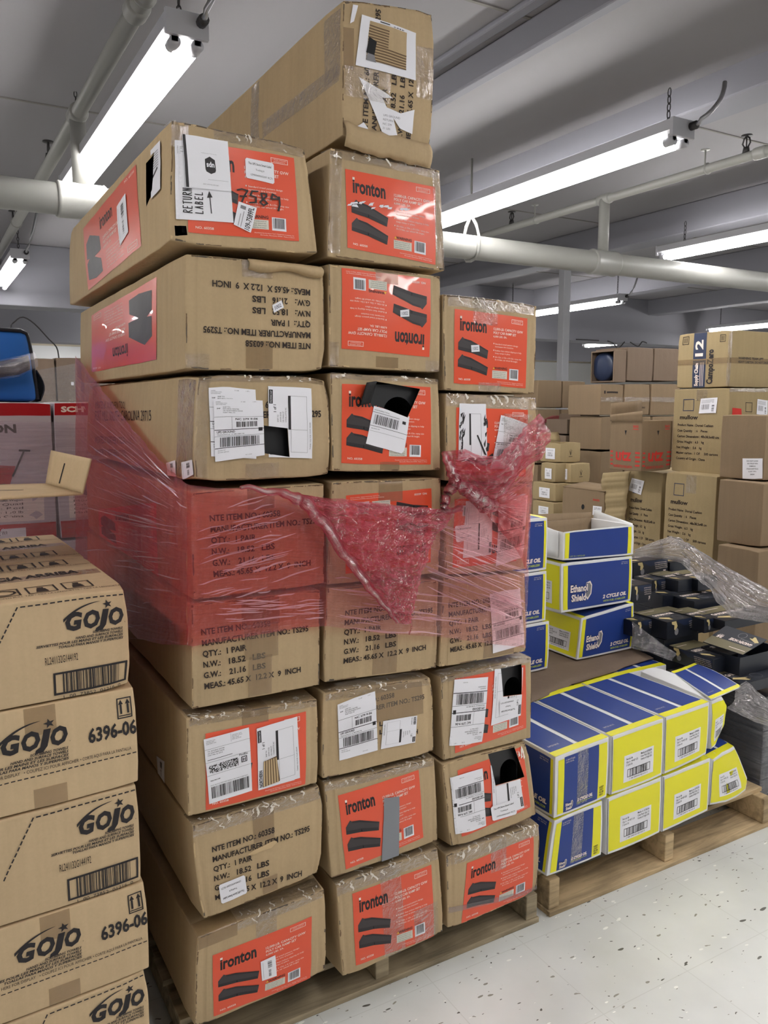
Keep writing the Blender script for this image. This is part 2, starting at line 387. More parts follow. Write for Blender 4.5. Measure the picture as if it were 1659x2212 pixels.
    def decal(s, name, design, f='F', px=None, ab=None, off=0.0006, parent=None, step=0.0004, cut=True, cell=0.06, label=None):
        mb = MB(); design.emit(mb, s.quadfn(f, px, ab, off), step, 0, cell)
        o = mb.build(name, parent or s.o, cuts=[c for ff, c in s.cuts if ff == f] if cut else None)
        if label: o['label'] = label
        return o
    def tape(s, f, a0, b0, a1, b1, m, name='packing_tape', off=0.0012, n=(6, 10)):
        mb = MB(); mb.grid(lambda a, b: s.at(f, a, b, off), n[0], n[1], m, True, a0, a1, b0, b1)
        return mb.build(name, s.o)
    def wear(s, n=26):
        rd = random.Random(s.seed * 13 + 5); mb = MB(); W_, H_ = s.W, s.H
        for i in range(n):
            side = rd.choice('TTTLRB'); ln = rd.uniform(.006, .045); th = rd.uniform(.0012, .0042); c_ = rd.choice((CUTE, FLUTE, FLUTE, SCUFF)); p0 = rd.uniform(.0, .95)
            if i < 8: p0 = rd.choice((.0, .93)) + rd.uniform(0, .05); ln = rd.uniform(.004, .016); th *= 1.6
            pts = []
            for j in range(6): pts.append((j / 5, rd.uniform(-.1, .25)))
            for j in range(5, -1, -1): pts.append((j / 5, rd.uniform(.5, 1.0)))
            def fn(x, y, o, side=side, ln=ln, th=th, p0=p0):
                d = .0012 + y * th
                if side in 'TB': a = p0 + x * ln / W_; b_ = 1 - d / H_ if side == 'T' else d / H_
                else: b_ = p0 + x * ln / H_; a = d / W_ if side == 'L' else 1 - d / W_
                return s.at('F', min(.998, max(.002, a)), min(.998, max(.002, b_)), .0007)
            vs, fs = subpoly(tuple(pts), 2.0); mb.add([fn(x, y, 0) for x, y in vs], fs, c_, False)
        return mb.build('worn_edge', s.o)
    def edge_tape(s, a0, a1, down, backw, m, name='packing_tape'):
        """tape folded over the top front edge"""
        mb = MB(); tot = down + backw
        def fn(a, t):
            d = t * tot
            if d < down: return s.at('F', a0 + (a1 - a0) * a, 1 - (down - d) / s.H if (down - d) > s.r * .3 else 1 - s.r * .3 / s.H, 0.0012)
            return s.at('T', a0 + (a1 - a0) * a, max((d - down), s.r * .3) / s.D, 0.0012)
        mb.grid(fn, max(2, int((a1 - a0) * 20)), 14, m, True)
        if m is TAPEC:
            rd = random.Random(s.seed * 7 + int(a0 * 50)); U_ = Vector((0, -.0022, .0006))
            for i in range(int(16 * (a1 - a0)) + 5):  # squiggly pale ribbons, painted glints over the tape creases
                a_ = rd.uniform(.02, .95); t0 = rd.uniform(.0, .55); dx = rd.uniform(-.05, .05); ln = rd.uniform(.08, .35); w_ = rd.uniform(.0015, .004) / s.W; pv = []
                for j in range(7):
                    q = j / 6; aa = a_ + dx * q + .012 * math.sin(q * rd.uniform(4, 9)); tt = t0 + ln * q; h_ = w_ * math.sin(math.pi * (q * .9 + .05)) * rd.uniform(.5, 1.3)
                    pv += [fn(min(1, max(0, aa - h_)), tt) + U_ * .5, fn(min(1, max(0, aa + h_)), tt) + U_]
                mb.add(pv, [(2 * j, 2 * j + 1, 2 * j + 3, 2 * j + 2) for j in range(6)], TGLINT, True)
        return mb.build(name, s.o)
def hole_cut(pts, dr, lim=0.03): return (pts, dr, lim)
# ------------------------------------------------------------------ the setting
def speck_floor():
    m = mat('speckled_vinyl_tile', (226, 224, 216), 0.28, spec=0.45); nt = m.node_tree; p = nt.nodes['Principled BSDF']; L = nt.links.new
    tc = N(nt, 'ShaderNodeTexCoord'); nz = N(nt, 'ShaderNodeTexNoise', Scale=2.2, Detail=6.0); L(tc.outputs['Object'], nz.inputs['Vector'])
    cr = N(nt, 'ShaderNodeValToRGB'); cr.color_ramp.elements[0].position = 0.3; cr.color_ramp.elements[0].color = lin(204, 205, 200); cr.color_ramp.elements[1].position = 0.7; cr.color_ramp.elements[1].color = lin(230, 231, 227)
    L(nz.outputs['Fac'], cr.inputs[0]); last = cr.outputs[0]
    for sc, st, thr, col, rot in ((14, 3.0, 0.085, (96, 93, 86), 0.5), (26, 2.6, 0.10, (150, 146, 134), -0.6), (40, 2.2, 0.09, (88, 85, 78), 1.2), (20, 2.6, 0.10, (246, 246, 240), 0.2)):
        wp = N(nt, 'ShaderNodeTexNoise', Scale=sc * 0.8, Detail=2.0); L(tc.outputs['Object'], wp.inputs['Vector'])
        md = N(nt, 'ShaderNodeVectorMath', operation='MULTIPLY_ADD'); L(wp.outputs['Color'], md.inputs[0]); md.inputs[1].default_value = (0.03,) * 3; L(tc.outputs['Object'], md.inputs[2])
        mp = N(nt, 'ShaderNodeMapping'); mp.inputs['Scale'].default_value = (sc, sc * st, 1); mp.inputs['Rotation'].default_value = (0, 0, rot); L(md.outputs[0], mp.inputs['Vector'])
        vo = N(nt, 'ShaderNodeTexVoronoi', Scale=1.0); L(mp.outputs[0], vo.inputs['Vector'])
        wn = N(nt, 'ShaderNodeSeparateColor'); L(vo.outputs['Color'], wn.inputs[0])
        gt = N(nt, 'ShaderNodeMath', operation='GREATER_THAN'); L(wn.outputs[0], gt.inputs[0]); gt.inputs[1].default_value = 0.60
        lt = N(nt, 'ShaderNodeMath', operation='LESS_THAN'); L(vo.outputs['Distance'], lt.inputs[0])
        ml = N(nt, 'ShaderNodeMath', operation='MULTIPLY'); L(wn.outputs[1], ml.inputs[0]); ml.inputs[1].default_value = thr * 2.2; L(ml.outputs[0], lt.inputs[1])
        an = N(nt, 'ShaderNodeMath', operation='MULTIPLY'); L(gt.outputs[0], an.inputs[0]); L(lt.outputs[0], an.inputs[1])
        mx = N(nt, 'ShaderNodeMix', data_type='RGBA'); L(an.outputs[0], mx.inputs[0]); L(last, mx.inputs[6]); mx.inputs[7].default_value = lin(*col); last = mx.outputs[2]
    br = N(nt, 'ShaderNodeTexBrick'); br.offset = 0; br.inputs['Scale'].default_value = 1; br.inputs['Brick Width'].default_value = 0.3048; br.inputs['Row Height'].default_value = 0.3048; br.inputs['Mortar Size'].default_value = 0.0012
    br.inputs['Color1'].default_value = br.inputs['Color2'].default_value = (1, 1, 1, 1); br.inputs['Mortar'].default_value = (0.88, 0.875, 0.86, 1); L(tc.outputs['Object'], br.inputs['Vector'])
    mm = N(nt, 'ShaderNodeMix', data_type='RGBA', blend_type='MULTIPLY'); mm.inputs[0].default_value = 1; L(last, mm.inputs[6]); L(br.outputs['Color'], mm.inputs[7])
    L(mm.outputs[2], p.inputs['Base Color'])
    bp = N(nt, 'ShaderNodeBump', Strength=0.06, Distance=0.004); L(nz.outputs['Fac'], bp.inputs['Height']); L(bp.outputs[0], p.inputs['Normal'])
    return m
FLOORM = speck_floor()
def painted(name, rgb, rough=0.7, var=0.05):
    m = mat(name, rgb, rough, spec=0.25); nt = m.node_tree; p = nt.nodes['Principled BSDF']; L = nt.links.new
    tc = N(nt, 'ShaderNodeTexCoord'); nz = N(nt, 'ShaderNodeTexNoise', Scale=0.9, Detail=5.0); L(tc.outputs['Object'], nz.inputs['Vector'])
    a = N(nt, 'ShaderNodeMath', operation='MULTIPLY_ADD'); L(nz.outputs['Fac'], a.inputs[0]); a.inputs[1].default_value = var * 2; a.inputs[2].default_value = 1 - var
    v = N(nt, 'ShaderNodeVectorMath', operation='SCALE'); v.inputs[0].default_value = lin(*rgb)[:3]; L(a.outputs[0], v.inputs['Scale']); L(v.outputs['Vector'], p.inputs['Base Color'])
    return m
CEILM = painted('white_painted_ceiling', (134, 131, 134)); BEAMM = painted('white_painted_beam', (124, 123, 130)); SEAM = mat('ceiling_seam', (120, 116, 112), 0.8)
WALLM = painted('cream_wall', (222, 212, 194)); WALLW = painted('white_wall_band', (240, 241, 242))
mb = MB(); mb.box((-9, -6, -0.1), (26, 22, 0), FLOORM); struct(mb.build('floor'))
CZ = 3.31
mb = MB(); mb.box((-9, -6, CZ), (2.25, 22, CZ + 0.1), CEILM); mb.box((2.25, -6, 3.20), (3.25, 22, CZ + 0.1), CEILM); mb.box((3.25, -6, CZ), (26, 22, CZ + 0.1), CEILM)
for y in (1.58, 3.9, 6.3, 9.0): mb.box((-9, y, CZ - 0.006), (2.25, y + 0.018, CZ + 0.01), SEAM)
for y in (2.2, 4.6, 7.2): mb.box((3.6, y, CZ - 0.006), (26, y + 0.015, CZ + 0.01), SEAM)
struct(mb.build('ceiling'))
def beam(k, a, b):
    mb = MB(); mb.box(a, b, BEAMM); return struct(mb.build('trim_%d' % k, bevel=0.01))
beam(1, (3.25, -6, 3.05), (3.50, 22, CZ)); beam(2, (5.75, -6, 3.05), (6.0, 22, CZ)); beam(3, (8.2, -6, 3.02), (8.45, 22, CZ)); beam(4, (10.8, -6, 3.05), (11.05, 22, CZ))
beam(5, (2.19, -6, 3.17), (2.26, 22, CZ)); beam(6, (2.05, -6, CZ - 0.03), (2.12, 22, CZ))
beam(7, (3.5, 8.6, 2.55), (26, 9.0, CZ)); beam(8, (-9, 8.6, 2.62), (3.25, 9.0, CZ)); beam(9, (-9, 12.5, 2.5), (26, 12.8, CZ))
mb = MB(); mb.box((-9, 17, 0), (26, 17.2, CZ), WALLM); mb.box((-9, 16.95, 2.05), (26, 17.0, 2.75), WALLW); struct(mb.build('wall_back'))
mb = MB(); mb.box((22, -6, 0), (22.2, 17, CZ), WALLM); struct(mb.build('wall_right'))
mb = MB(); mb.box((-9.2, -6, 0), (-9, 17, CZ), WALLM); struct(mb.build('wall_left'))
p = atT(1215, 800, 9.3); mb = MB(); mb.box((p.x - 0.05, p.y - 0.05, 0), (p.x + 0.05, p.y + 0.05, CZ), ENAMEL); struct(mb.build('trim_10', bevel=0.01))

# ------------------------------------------------------------------ pipes
def pipe(name, label, pts, rad, cat='pipe', fit=(), group=None):
    base = Vector(pts[0]); o = thing(name, label, cat, base, group)
    mb = MB(); mb.tube(pts, rad, PIPEM, 24); mb.build('pipe_run', o)
    for c, d, r, ln in fit:
        mb = MB(); c = Vector(c); d = Vector(d).normalized()
        mb.tube([c - d * ln, c - d * (ln - .012), c - d * (ln - .02), c + d * (ln - .02), c + d * (ln - .012), c + d * ln], [r * 0.92, r, r * 0.96, r * 0.96, r, r * 0.92], PIPEM, 24); mb.build('coupling', o)
    return o
PY, PZ = 3.2, 2.60
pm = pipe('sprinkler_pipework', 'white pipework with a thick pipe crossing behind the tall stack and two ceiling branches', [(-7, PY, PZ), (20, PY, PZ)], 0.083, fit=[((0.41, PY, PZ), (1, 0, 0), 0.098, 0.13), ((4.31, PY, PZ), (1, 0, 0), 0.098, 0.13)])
c = onY(1018, 470, PY)
mb = MB(); mb.tube([(c.x, PY, 3.2), (c.x, PY, PZ + 0.2)], 0.008, PIPEM, 8)
for s_ in (-1, 1): mb.tube([(c.x, PY, PZ + 0.22), (c.x, PY + s_ * 0.06, PZ + 0.15), (c.x, PY + s_ * 0.095, PZ + 0.05), (c.x, PY + s_ * 0.09, PZ - 0.04), (c.x, PY + s_ * 0.05, PZ - 0.085), (c.x, PY, PZ - 0.092)], 0.012, PIPEM, 8)
mb.build('hanger', pm)
def branch(x, z, y0, y1, riser_y, heads, hangs, r=0.038):
    o = pm
    mb = MB(); mb.tube([(x, y0, z), (x, y1, z)], r, PIPEM, 20); mb.build('branch_pipe', o)
    for yy, rr, ln in ((riser_y, r * 1.35, .06), (riser_y - 1.35, r * 1.3, .045), (riser_y - 2.0, r * 1.3, .045)):
        mb = MB(); mb.tube([(x, yy - ln, z), (x, yy - ln + .012, z), (x, yy + ln - .012, z), (x, yy + ln, z)], [rr * .92, rr, rr, rr * .92], PIPEM, 20); mb.build('coupling', o)
    mb = MB(); mb.tube([(x, riser_y, z), (x, riser_y, PZ + 0.06)], 0.042, PIPEM, 20); mb.build('riser', o)
    for y in hangs:
        mb = MB(); mb.tube([(x, y, z), (x, y, CZ - 0.1)], 0.006, PIPEM, 8); mb.tube([(x, y, CZ - 0.105), (x, y, CZ - 0.1)], 0.03, PIPEM, 12)
        mb.tube([(x, y - .03, z), (x, y - .02, z)], r * 1.25, PIPEM, 16); mb.build('hanger', o)
    for y in heads:
        mb = MB(); mb.tube([(x, y, z + r - .004), (x, y, z + r + .03)], [.024, .018], BLKM, 12)
        for s_ in (-1, 1): mb.tube([(x, y + s_ * .012, z + r + .03), (x, y + s_ * .028, z + r + .055), (x, y + s_ * .02, z + r + .085), (x, y, z + r + .1)], .006, BLKM, 6)
        mb.tube([(x, y, z + r + .03), (x, y, z + r + .1)], .005, BLKM, 6)
        mb.tube([(x, y, z + r + .1), (x, y, z + r + .106)], [.036, .034], BLKM, 14); h = mb.build('sprinkler_head', o); h['label'] = 'dark metal sprinkler head'
branch(0.41, 3.05, -2.0, 16, 3.2, (onX(105, 330, 0.41).y, onX(28, 470, 0.41).y), (1.75, 6.2))
branch(4.31, 3.08, -1.2, 16, 3.2, (onX(1612, 320, 4.31).y, onX(1105, 490, 4.31).y), (onX(1523, 345, 4.31).y, onX(1155, 470, 4.31).y), 0.03)

# ------------------------------------------------------------------ lamps
def lamp(x, y0, y1, z, label, near=True, chain=True, cz=CZ):
    o = thing('tube_lamp', label, 'lamp', (x, y0, z), 'ceiling tube lamps')
    mb = MB(); w = 0.075
    prof = [(-w, 0.035), (-w, 0.085), (w, 0.085), (w, 0.035), (0.035, 0.012), (-0.035, 0.012)]
    vs = [(x + a, y, z + b) for y in (y0 + .015, y1 - .015) for a, b in prof]; n = len(prof)
    mb.add(vs, [(i, (i + 1) % n, n + (i + 1) % n, n + i) for i in range(n)], ENAMEL); mb.build('housing', o)
    for ye, s_ in ((y0, 1), (y1, -1)):
        mb = MB(); mb.box((x - w - .004, min(ye, ye + s_ * .02), z + .005), (x + w + .004, max(ye, ye + s_ * .02), z + .09), ENAMEL)
        mb.build('end_plate', o, bevel=0.002)
        for dx in (-.042, .042):
            mb = MB(); mb.tube([(x + dx, ye + s_ * .02, z - .012), (x + dx, ye + s_ * .075, z - .012)], 0.022, ENAMEL, 12)
            mb.box((x + dx - .012, min(ye + s_ * .02, ye + s_ * .05), z - .012), (x + dx + .012, max(ye + s_ * .02, ye + s_ * .05), z + .03), ENAMEL); mb.build('lamp_holder', o)
    for dx in (-.042, .042):
        mb = MB(); mb.tube([(x + dx, y0 + .06, z - .012), (x + dx, y1 - .06, z - .012)], 0.0185, TUBE, 8, False); mb.build('fluorescent_tube', o)
    if chain:
        for ye in (y0 + .10, y1 - .25):
            mb = MB(); h = cz - (z + .085); k = int(h / .03)
            for i in range(k):
                c = Vector((x, ye, z + .085 + (i + .5) * h / k)); r = h / k * .62
                ax = Vector((1, 0, 0)) if i % 2 else Vector((0, 1, 0))
                mb.tube([c + ax * (r * .45 * math.cos(t)) + Vector((0, 0, r * math.sin(t))) for t in [2 * math.pi * q / 10 for q in range(11)]], 0.0028, BLKM, 5, False)
            mb.build('chain', o)
    if near:
        mb = MB(); pts = [(x + .05, y0 - .003, z + .06), (x + .05, y0 - .05, z + .065)]
        for q in range(8): t = q / 7; pts.append((x + .05 + .12 * t, y0 - .06 - .05 * math.sin(t * 2.5), z + .08 + (cz - z - .08) * t ** 1.3))
        mb.tube(pts, .011, STEEL, 8); mb.tube([(x + .05, y0 + .002, z + .06), (x + .05, y0 - .035, z + .06)], .02, BLKM, 10); mb.build('conduit', o)
    return o
lamp(0.48, 1.42, 3.86, 2.80, 'lit tube lamp hanging on chains above the top left carton')
lamp(2.92, 1.28, 3.72, 2.80, 'long lit tube lamp crossing right behind the topmost carton', cz=3.06)
lamp(2.92, -1.75, 0.76, 2.80, 'lamp end with a glowing tube at the upper right photo edge', cz=3.06)
lamp(5.42, 1.15, 3.60, 2.80, 'lit tube lamp at the right photo edge above the thick pipe', cz=3.06)
lamp(7.42, 5.95, 8.4, 2.80, 'short looking lit tube lamp seen just right of the third carton column', cz=3.3)
lamp(11.95, 5.8, 8.24, 2.80, 'lit tube lamp above the topmost box of the right background pile')
lamp(0.46, 6.5, 8.5, 2.80, 'small lit tube lamp at the far left above the blue bag')
lamp(12.2, 9.4, 11.6, 2.75, 'distant tube lamp above the dark beam, just a thin bright line')
lamp(12.3, 12.9, 15.4, 2.66, 'distant tube lamp left of the far white column, upper one', near=False)
lamp(9.6, 13.2, 15.6, 2.45, 'distant tube lamp behind the far white column, lower one', near=False)
for x, y in ((0.48, -3.6), (-2.0, -1.5), (-2.0, 3.6), (2.92, -4.4), (5.42, -3.6), (7.6, 0.6), (2.92, 10.0), (0.48, 12.6), (-2.0, 8.2), (17.0, 3.0), (17.0, 9.0), (2.92, 13.8)): lamp(x, y, y + 2.44, 2.80, 'unseen lit tube lamp added along the ceiling rows to brighten the scene')  # added lamps out of view, placed to balance light on stack, floor and back

# ------------------------------------------------------------------ pallets
def wood(name, rgb):
    m = mat(name, rgb, 0.8, spec=0.2); nt = m.node_tree; p = nt.nodes['Principled BSDF']; L = nt.links.new
    tc = N(nt, 'ShaderNodeTexCoord'); mp = N(nt, 'ShaderNodeMapping'); mp.inputs['Scale'].default_value = (2.5, 30, 30); L(tc.outputs['Object'], mp.inputs[0])
    nz = N(nt, 'ShaderNodeTexNoise', Scale=1.0, Detail=6.0, Roughness=0.65, Distortion=0.6); L(mp.outputs[0], nz.inputs['Vector'])
    n2 = N(nt, 'ShaderNodeTexNoise', Scale=7.0, Detail=4.0); L(tc.outputs['Object'], n2.inputs['Vector'])
    cr = N(nt, 'ShaderNodeValToRGB'); cr.color_ramp.elements[0].position = .32; cr.color_ramp.elements[0].color = lin(*[c * .68 for c in rgb]); cr.color_ramp.elements[1].position = .65; cr.color_ramp.elements[1].color = lin(*rgb)
    ad = N(nt, 'ShaderNodeMath', operation='MULTIPLY_ADD'); L(n2.outputs['Fac'], ad.inputs[0]); ad.inputs[1].default_value = .5
    sb = N(nt, 'ShaderNodeMath', operation='SUBTRACT'); L(nz.outputs['Fac'], sb.inputs[0]); sb.inputs[1].default_value = .25; L(sb.outputs[0], ad.inputs[2])
    L(ad.outputs[0], cr.inputs[0]); L(cr.outputs[0], p.inputs['Base Color'])
    bp = N(nt, 'ShaderNodeBump', Strength=.4, Distance=.003); L(nz.outputs['Fac'], bp.inputs['Height']); L(bp.outputs[0], p.inputs['Normal']); return m
WOODM = wood('weathered_pine', (206, 180, 140)); WOODD = wood('grey_pine', (176, 160, 132))
def pallet(label, x0, x1, y0, y1, m, front_top=None, h=.124):
    o = thing('pallet', label, 'pallet', ((x0 + x1) / 2, (y0 + y1) / 2, 0), 'wooden pallets'); rd = random.Random(int(x0 * 100))
    for x in (x0, (x0 + x1) / 2 - .02, x1 - .04):
        mb = MB(); mb.box((x, y0 + rd.uniform(0, .008), .016), (x + .04, y1, h - .016), m); mb.build('stringer', o, bevel=.003)
    nb = 7
    for i in range(nb):
        y = y0 + (y1 - y0 - .1) * i / (nb - 1) + (front_top or 0) * (i == 0)
        mb = MB(); mb.box((x0 - .01, y, h - .016), (x1 + .01, y + .1, h), m); mb.build('deck_board', o, bevel=.002)
    for y in (y0 - .004, (y0 + y1) / 2 - .06, y1 - .13):
        mb = MB(); mb.box((x0 - .005, y, 0), (x1 + .005, y + .14, .016), m); mb.build('bottom_board', o, bevel=.002)
    return o
pallet('worn wooden pallet under the tall stack of orange printed cartons', -0.02, 1.01, 0.055, 1.15, WOODD, .02, .105)
pallet('wooden pallet under the yellow and blue cartons', 1.06, 2.09, 0.055, 1.10, WOODM, .045)
pallet('wooden pallet under the towel cartons at the left', -1.14, -0.13, 0.03, 0.95, WOODD, 0, .105)

# ------------------------------------------------------------------ printed designs
def panel(A=1.12):
    d = Design(A); d.R(0, 0, A, 1, ORANGE, 1)
    d.T(.08, .725, .185, 'ironton', BLACKP, 2, bold=.032, w=.39); d.R(.078, .882, .104, .915, WPRINT, 3, (1, 1)); d.T(.485, .735, .02, '.', BLACKP)
    for oy in (.42, .19):
        d.P([(.055, oy + .135), (.115, oy + .215), (.135, oy + .195), (.24, oy + .175), (.50, oy + .06), (.485, oy - .055), (.25, oy + .01), (.055, oy + .04)], RAMPP, 2)
        d.P([(.055, oy + .04), (.25, oy + .01), (.485, oy - .055), (.475, oy - .01), (.26, oy + .055), (.055, oy + .085)], RAMPL, 3)
        d.P([(.135, oy + .195), (.24, oy + .175), (.50, oy + .06), (.49, oy + .045), (.235, oy + .15), (.145, oy + .17)], RAMPL, 3)
        d.P([(.245, oy + .02), (.265, oy + .015), (.255, oy + .06)], DARK, 4)
    d.T(.07, .052, .028, 'NO. 60358', WPRINT, 2, bold=.01)
    d.frame(.86, .895, 1.045, .955, .005, WPRINT); d.T(.952, .930, .012, '1 YEAR LIMITED', WPRINT, al='c', w=.155); d.T(.952, .908, .012, 'WARRANTY', WPRINT, al='c', w=.13)
    d.T(.575, .775, .036, '12,000-LB. CAPACITY GVW', WPRINT, bold=.012, w=.47); d.T(.575, .722, .036, 'POLY CAR RAMP SET', WPRINT, bold=.012, w=.36); d.T(.575, .675, .027, '6,000 LBS. EA.', WPRINT, bold=.01, w=.21)
    y = .575
    for a, b in (('Standard tread pattern design', 'increases tire traction'), ('Rubber feet reduce slipping to help', 'keep ramps in place'), ('35-1/2in. x 12in. x 8-1/2in. ramp size', '8-11/16in. car wheel lift height')):
        d.R(.578, y + .004, .59, y + .02, WPRINT, 2, (1, 1)); d.T(.605, y, .021, a, WPRINT, w=min(.42, .0125 * len(a))); d.T(.605, y - .036, .021, b, WPRINT, w=min(.36, .0125 * len(b))); y -= .092
    d.T(.70, .232, .036, 'WARNING', BLACKP, bold=.02, w=.20, al='c'); d.P([(.575, .232), (.61, .232), (.592, .265)], YELO, 2)
    d.R(.57, .105, .80, .215, LIME, 2, (3, 2))
    for k, t in enumerate(('Read and understand all', 'instructions before use.', 'Chock wheels. Never exceed', 'rated capacity of ramps.')): d.T(.585, .192 - k * .025, .013, t, BLACKP, 3, w=.19)
    d.R(.835, .10, .985, .255, WHITE, 2, (2, 2)); d.B(.85, .125, .972, .245, BLACKP, 3, 15, 4)
    d.T(1.07, .055, .012, 'Distributed by Northern Tool + Equipment Company, Inc.', WPRINT, al='r', w=.42); d.T(1.07, .032, .012, 'Burnsville, Minnesota 55306  Made in China', WPRINT, al='r', w=.36)
    return d
PANEL = panel()
def meas():
    d = Design(2.05); y = .885; st = .177; h = .098; f = dict(bold=.028)
    d.T(0, y, h, 'NTE ITEM NO.: 60358', INK, w=1.27, **f); d.T(0, y - st, h, 'MANUFACTURER ITEM NO.: TS295', INK, w=2.03, **f); d.T(0, y - 2 * st, h, 'QTY.:  1 PAIR', INK, w=.80, **f)
    d.T(0, y - 3 * st, h, 'N.W.:', INK, w=.31, **f); d.T(.46, y - 3 * st, h, '18.52', INK, w=.31, **f); d.T(.90, y - 3 * st, h, 'LBS', INK, w=.25, **f)
    d.T(0, y - 4 * st, h, 'G.W.:', INK, w=.31, **f); d.T(.46, y - 4 * st, h, '21.16', INK, w=.31, **f); d.T(.90, y - 4 * st, h, 'LBS', INK, w=.25, **f)
    d.T(0, y - 5 * st, h, 'MEAS.: 45.65 X  12.2 X  9  INCH', INK, w=1.86, **f); return d
MEAS = meas()
def ups(sh=True, A=.66):
    d = Design(A); 
    d.P([(0, 0), (A, 0), (A, .985), (A * .45, .985), (A * .45, 1), (0, .99)], WHITE, 1)
    for k, t in enumerate(('SHIPPER', 'NORTHERN TOOL', '699 HANES MALL')): d.T(.03, .94 - k * .022, .013, t, BLACKP)
    d.T(.36, .95, .016, '21 LBS', BLACKP); d.T(.52, .95, .016, '1 OF 1', BLACKP)
    for k, t in enumerate(('SHIP TO:', 'RETURNS CENTER', '105 NORTHERN DRIVE', 'FORT MILL SC')): d.T(.12, .85 - k * .03, .019, t, BLACKP)
    d.T(.04, .83, .018, 'SHIP', BLACKP, bold=.02)
    d.R(0, .70, A, .704, BLACKP, 2, (4, 1)); d.T(.28, .645, .035, 'NC 279 9-06', BLACKP, bold=.02, w=.30); d.B(.29, .53, .58, .62, BLACKP, 2, 22, 7)
    d.R(.23, .50, .233, .70, BLACKP, 2, (1, 3)); d.R(0, .49, A, .50, BLACKP, 2, (4, 1)); d.T(.03, .445, .035, 'UPS GROUND', BLACKP, bold=.02, w=.24); d.T(.03, .41, .018, 'TRACKING #: 1Z 8R4 80V 90', BLACKP, w=.36)
    d.R(.585, .45, .64, .51, BLACKP, 3, (1, 1)); d.R(0, .39, A, .394, BLACKP, 2, (4, 1)); d.B(.07, .22, .60, .375, BLACKP, 2, 36, 3); d.R(0, .20, A, .21, BLACKP, 2, (4, 1))
    d.T(.04, .16, .014, 'BILLING: P/P', BLACKP); d.T(.04, .13, .014, 'RETURN SERVICE', BLACKP); d.T(.40, .05, .012, 'REF # 60358', BLACKP)
    return d
UPS = ups()
def slip(A=.62):
    """packing slip printed sideways: built upright, mapped rotated"""
    d = Design(A); d.R(0, 0, A, 1, WHITE, 1); d.R(.02, .80, .07, .97, BLACKP, 2, (1, 2)); d.R(.27, .48, .31, .93, BLACKP, 2, (1, 4))
    d.frame(.31, .10, .56, .93, .004, GREYP); d.R(.31, .5, .56, .504, GREYP, 2, (3, 1)); return d
SLIP = slip()
def slip_r(A=1.55):
    d = Design(A); d.R(0, 0, A, 1, WHITE, 1); d.R(1.18, .90, 1.48, .985, BLACKP, 2, (3, 1)); d.T(1.33, .925, .035, 'PACKING SLIP', WHITE, 3, al='c', w=.26); d.T(1.08, .83, .06, '1 of 1', BLACKP, al='c', bold=.02)
    d.T(.06, .90, .075, 'NORTHERN', BLACKP, bold=.03, w=.42); d.T(.06, .83, .03, 'TOOL + EQUIPMENT', BLACKP, w=.42)
    for k, t in enumerate(('SHIP TO', 'JOHN DOE', '105 MAIN ST', 'CHARLOTTE NC')): d.T(.78, .78 - k * .06, .032, t, BLACKP)
    d.R(.62, .50, 1.36, .555, BLACKP, 2, (5, 1)); d.frame(.12, .12, 1.36, .50, .006, GREYP); d.R(.62, .12, .626, .50, GREYP, 2, (1, 3)); d.T(.2, .04, .03, 'THANK YOU FOR YOUR ORDER', BLACKP); return d
SLIPR = slip_r()
def smart():
    d = Design(1.5); r = .08
    d.P([(r, 0), (1.5 - r, 0), (1.5, r), (1.5, 1 - r), (1.5 - r, 1), (r, 1), (0, 1 - r), (0, r)], WHITE, 1)
    d.T(.75, .72, .11, 'The UPS Store Smart Label', BLACKP, al='c', w=1.2, bold=.01); d.T(.75, .46, .09, 'Tracking #', BLACKP, al='c', w=.45); d.T(.68, .18, .09, '1Z99RR4090352097', BLACKP, al='c', w=.85); d.T(1.28, .18, .1, 'RC71', BLACKP, al='c', w=.24); return d
SMART = smart()
def fedex():
    d = Design(.68); d.R(0, 0, .68, 1, WHITE, 1)
    for k, t in enumerate(('ORIGIN ID: CLTA', 'RETURNS DEPT', 'NORTHERN TOOL')): d.T(.03, .95 - k * .022, .013, t, BLACKP)
    for k, t in enumerate(('SHIP DATE: 12JUN', 'ACTWGT: 21.00 LB', 'CAD: 112345', 'DIMS: 46x12x9 IN')): d.T(.42, .95 - k * .022, .013, t, BLACKP)
    d.R(0, .83, .68, .833, BLACKP, 2, (3, 1)); d.R(.40, .86, .402, .99, BLACKP, 2, (1, 2))
    for k, t in enumerate(('TO  RETURNS CENTER', '105 NORTHERN DRIVE', 'FORT MILL SC 29715')): d.T(.04, .79 - k * .03, .018, t, BLACKP)
    d.R(.03, .665, .40, .672, BLACKP, 2, (3, 1)); d.R(0, .63, .68, .633, BLACKP, 2, (3, 1))
    rd = random.Random(5)
    for i in range(52):
        for j in range(10):
            if rd.random() < .5: d.R(.04 + i * .0085, .46 + j * .0125, .04 + (i + 1) * .0085, .46 + (j + 1) * .0125, BLACKP, 2, (1, 1))
    d.T(.57, .60, .032, 'FedEx', BLACKP, al='c', w=.13, bold=.01); d.frame(.53, .49, .62, .58, .012, BLACKP); d.T(.575, .51, .05, 'H', BLACKP, al='c', bold=.03)
    d.R(0, .43, .68, .433, BLACKP, 2, (3, 1)); d.T(.04, .34, .016, 'TRK# 7943 2188', BLACKP, bold=.02); d.T(.04, .27, .013, '9622 0019 0 (000 000 0000) 0 00 7943 2188 4410', BLACKP, w=.58); d.B(.05, .07, .64, .25, BLACKP, 2, 38, 9); return d
FEDEX = fedex()
def sticker():
    d = Design(1.3); d.R(0, 0, 1.3, 1, WHITE, 1, (1, 1)); d.T(.65, .25, .5, '1002', NAVY, al='c', w=.85); return d
STK = sticker()
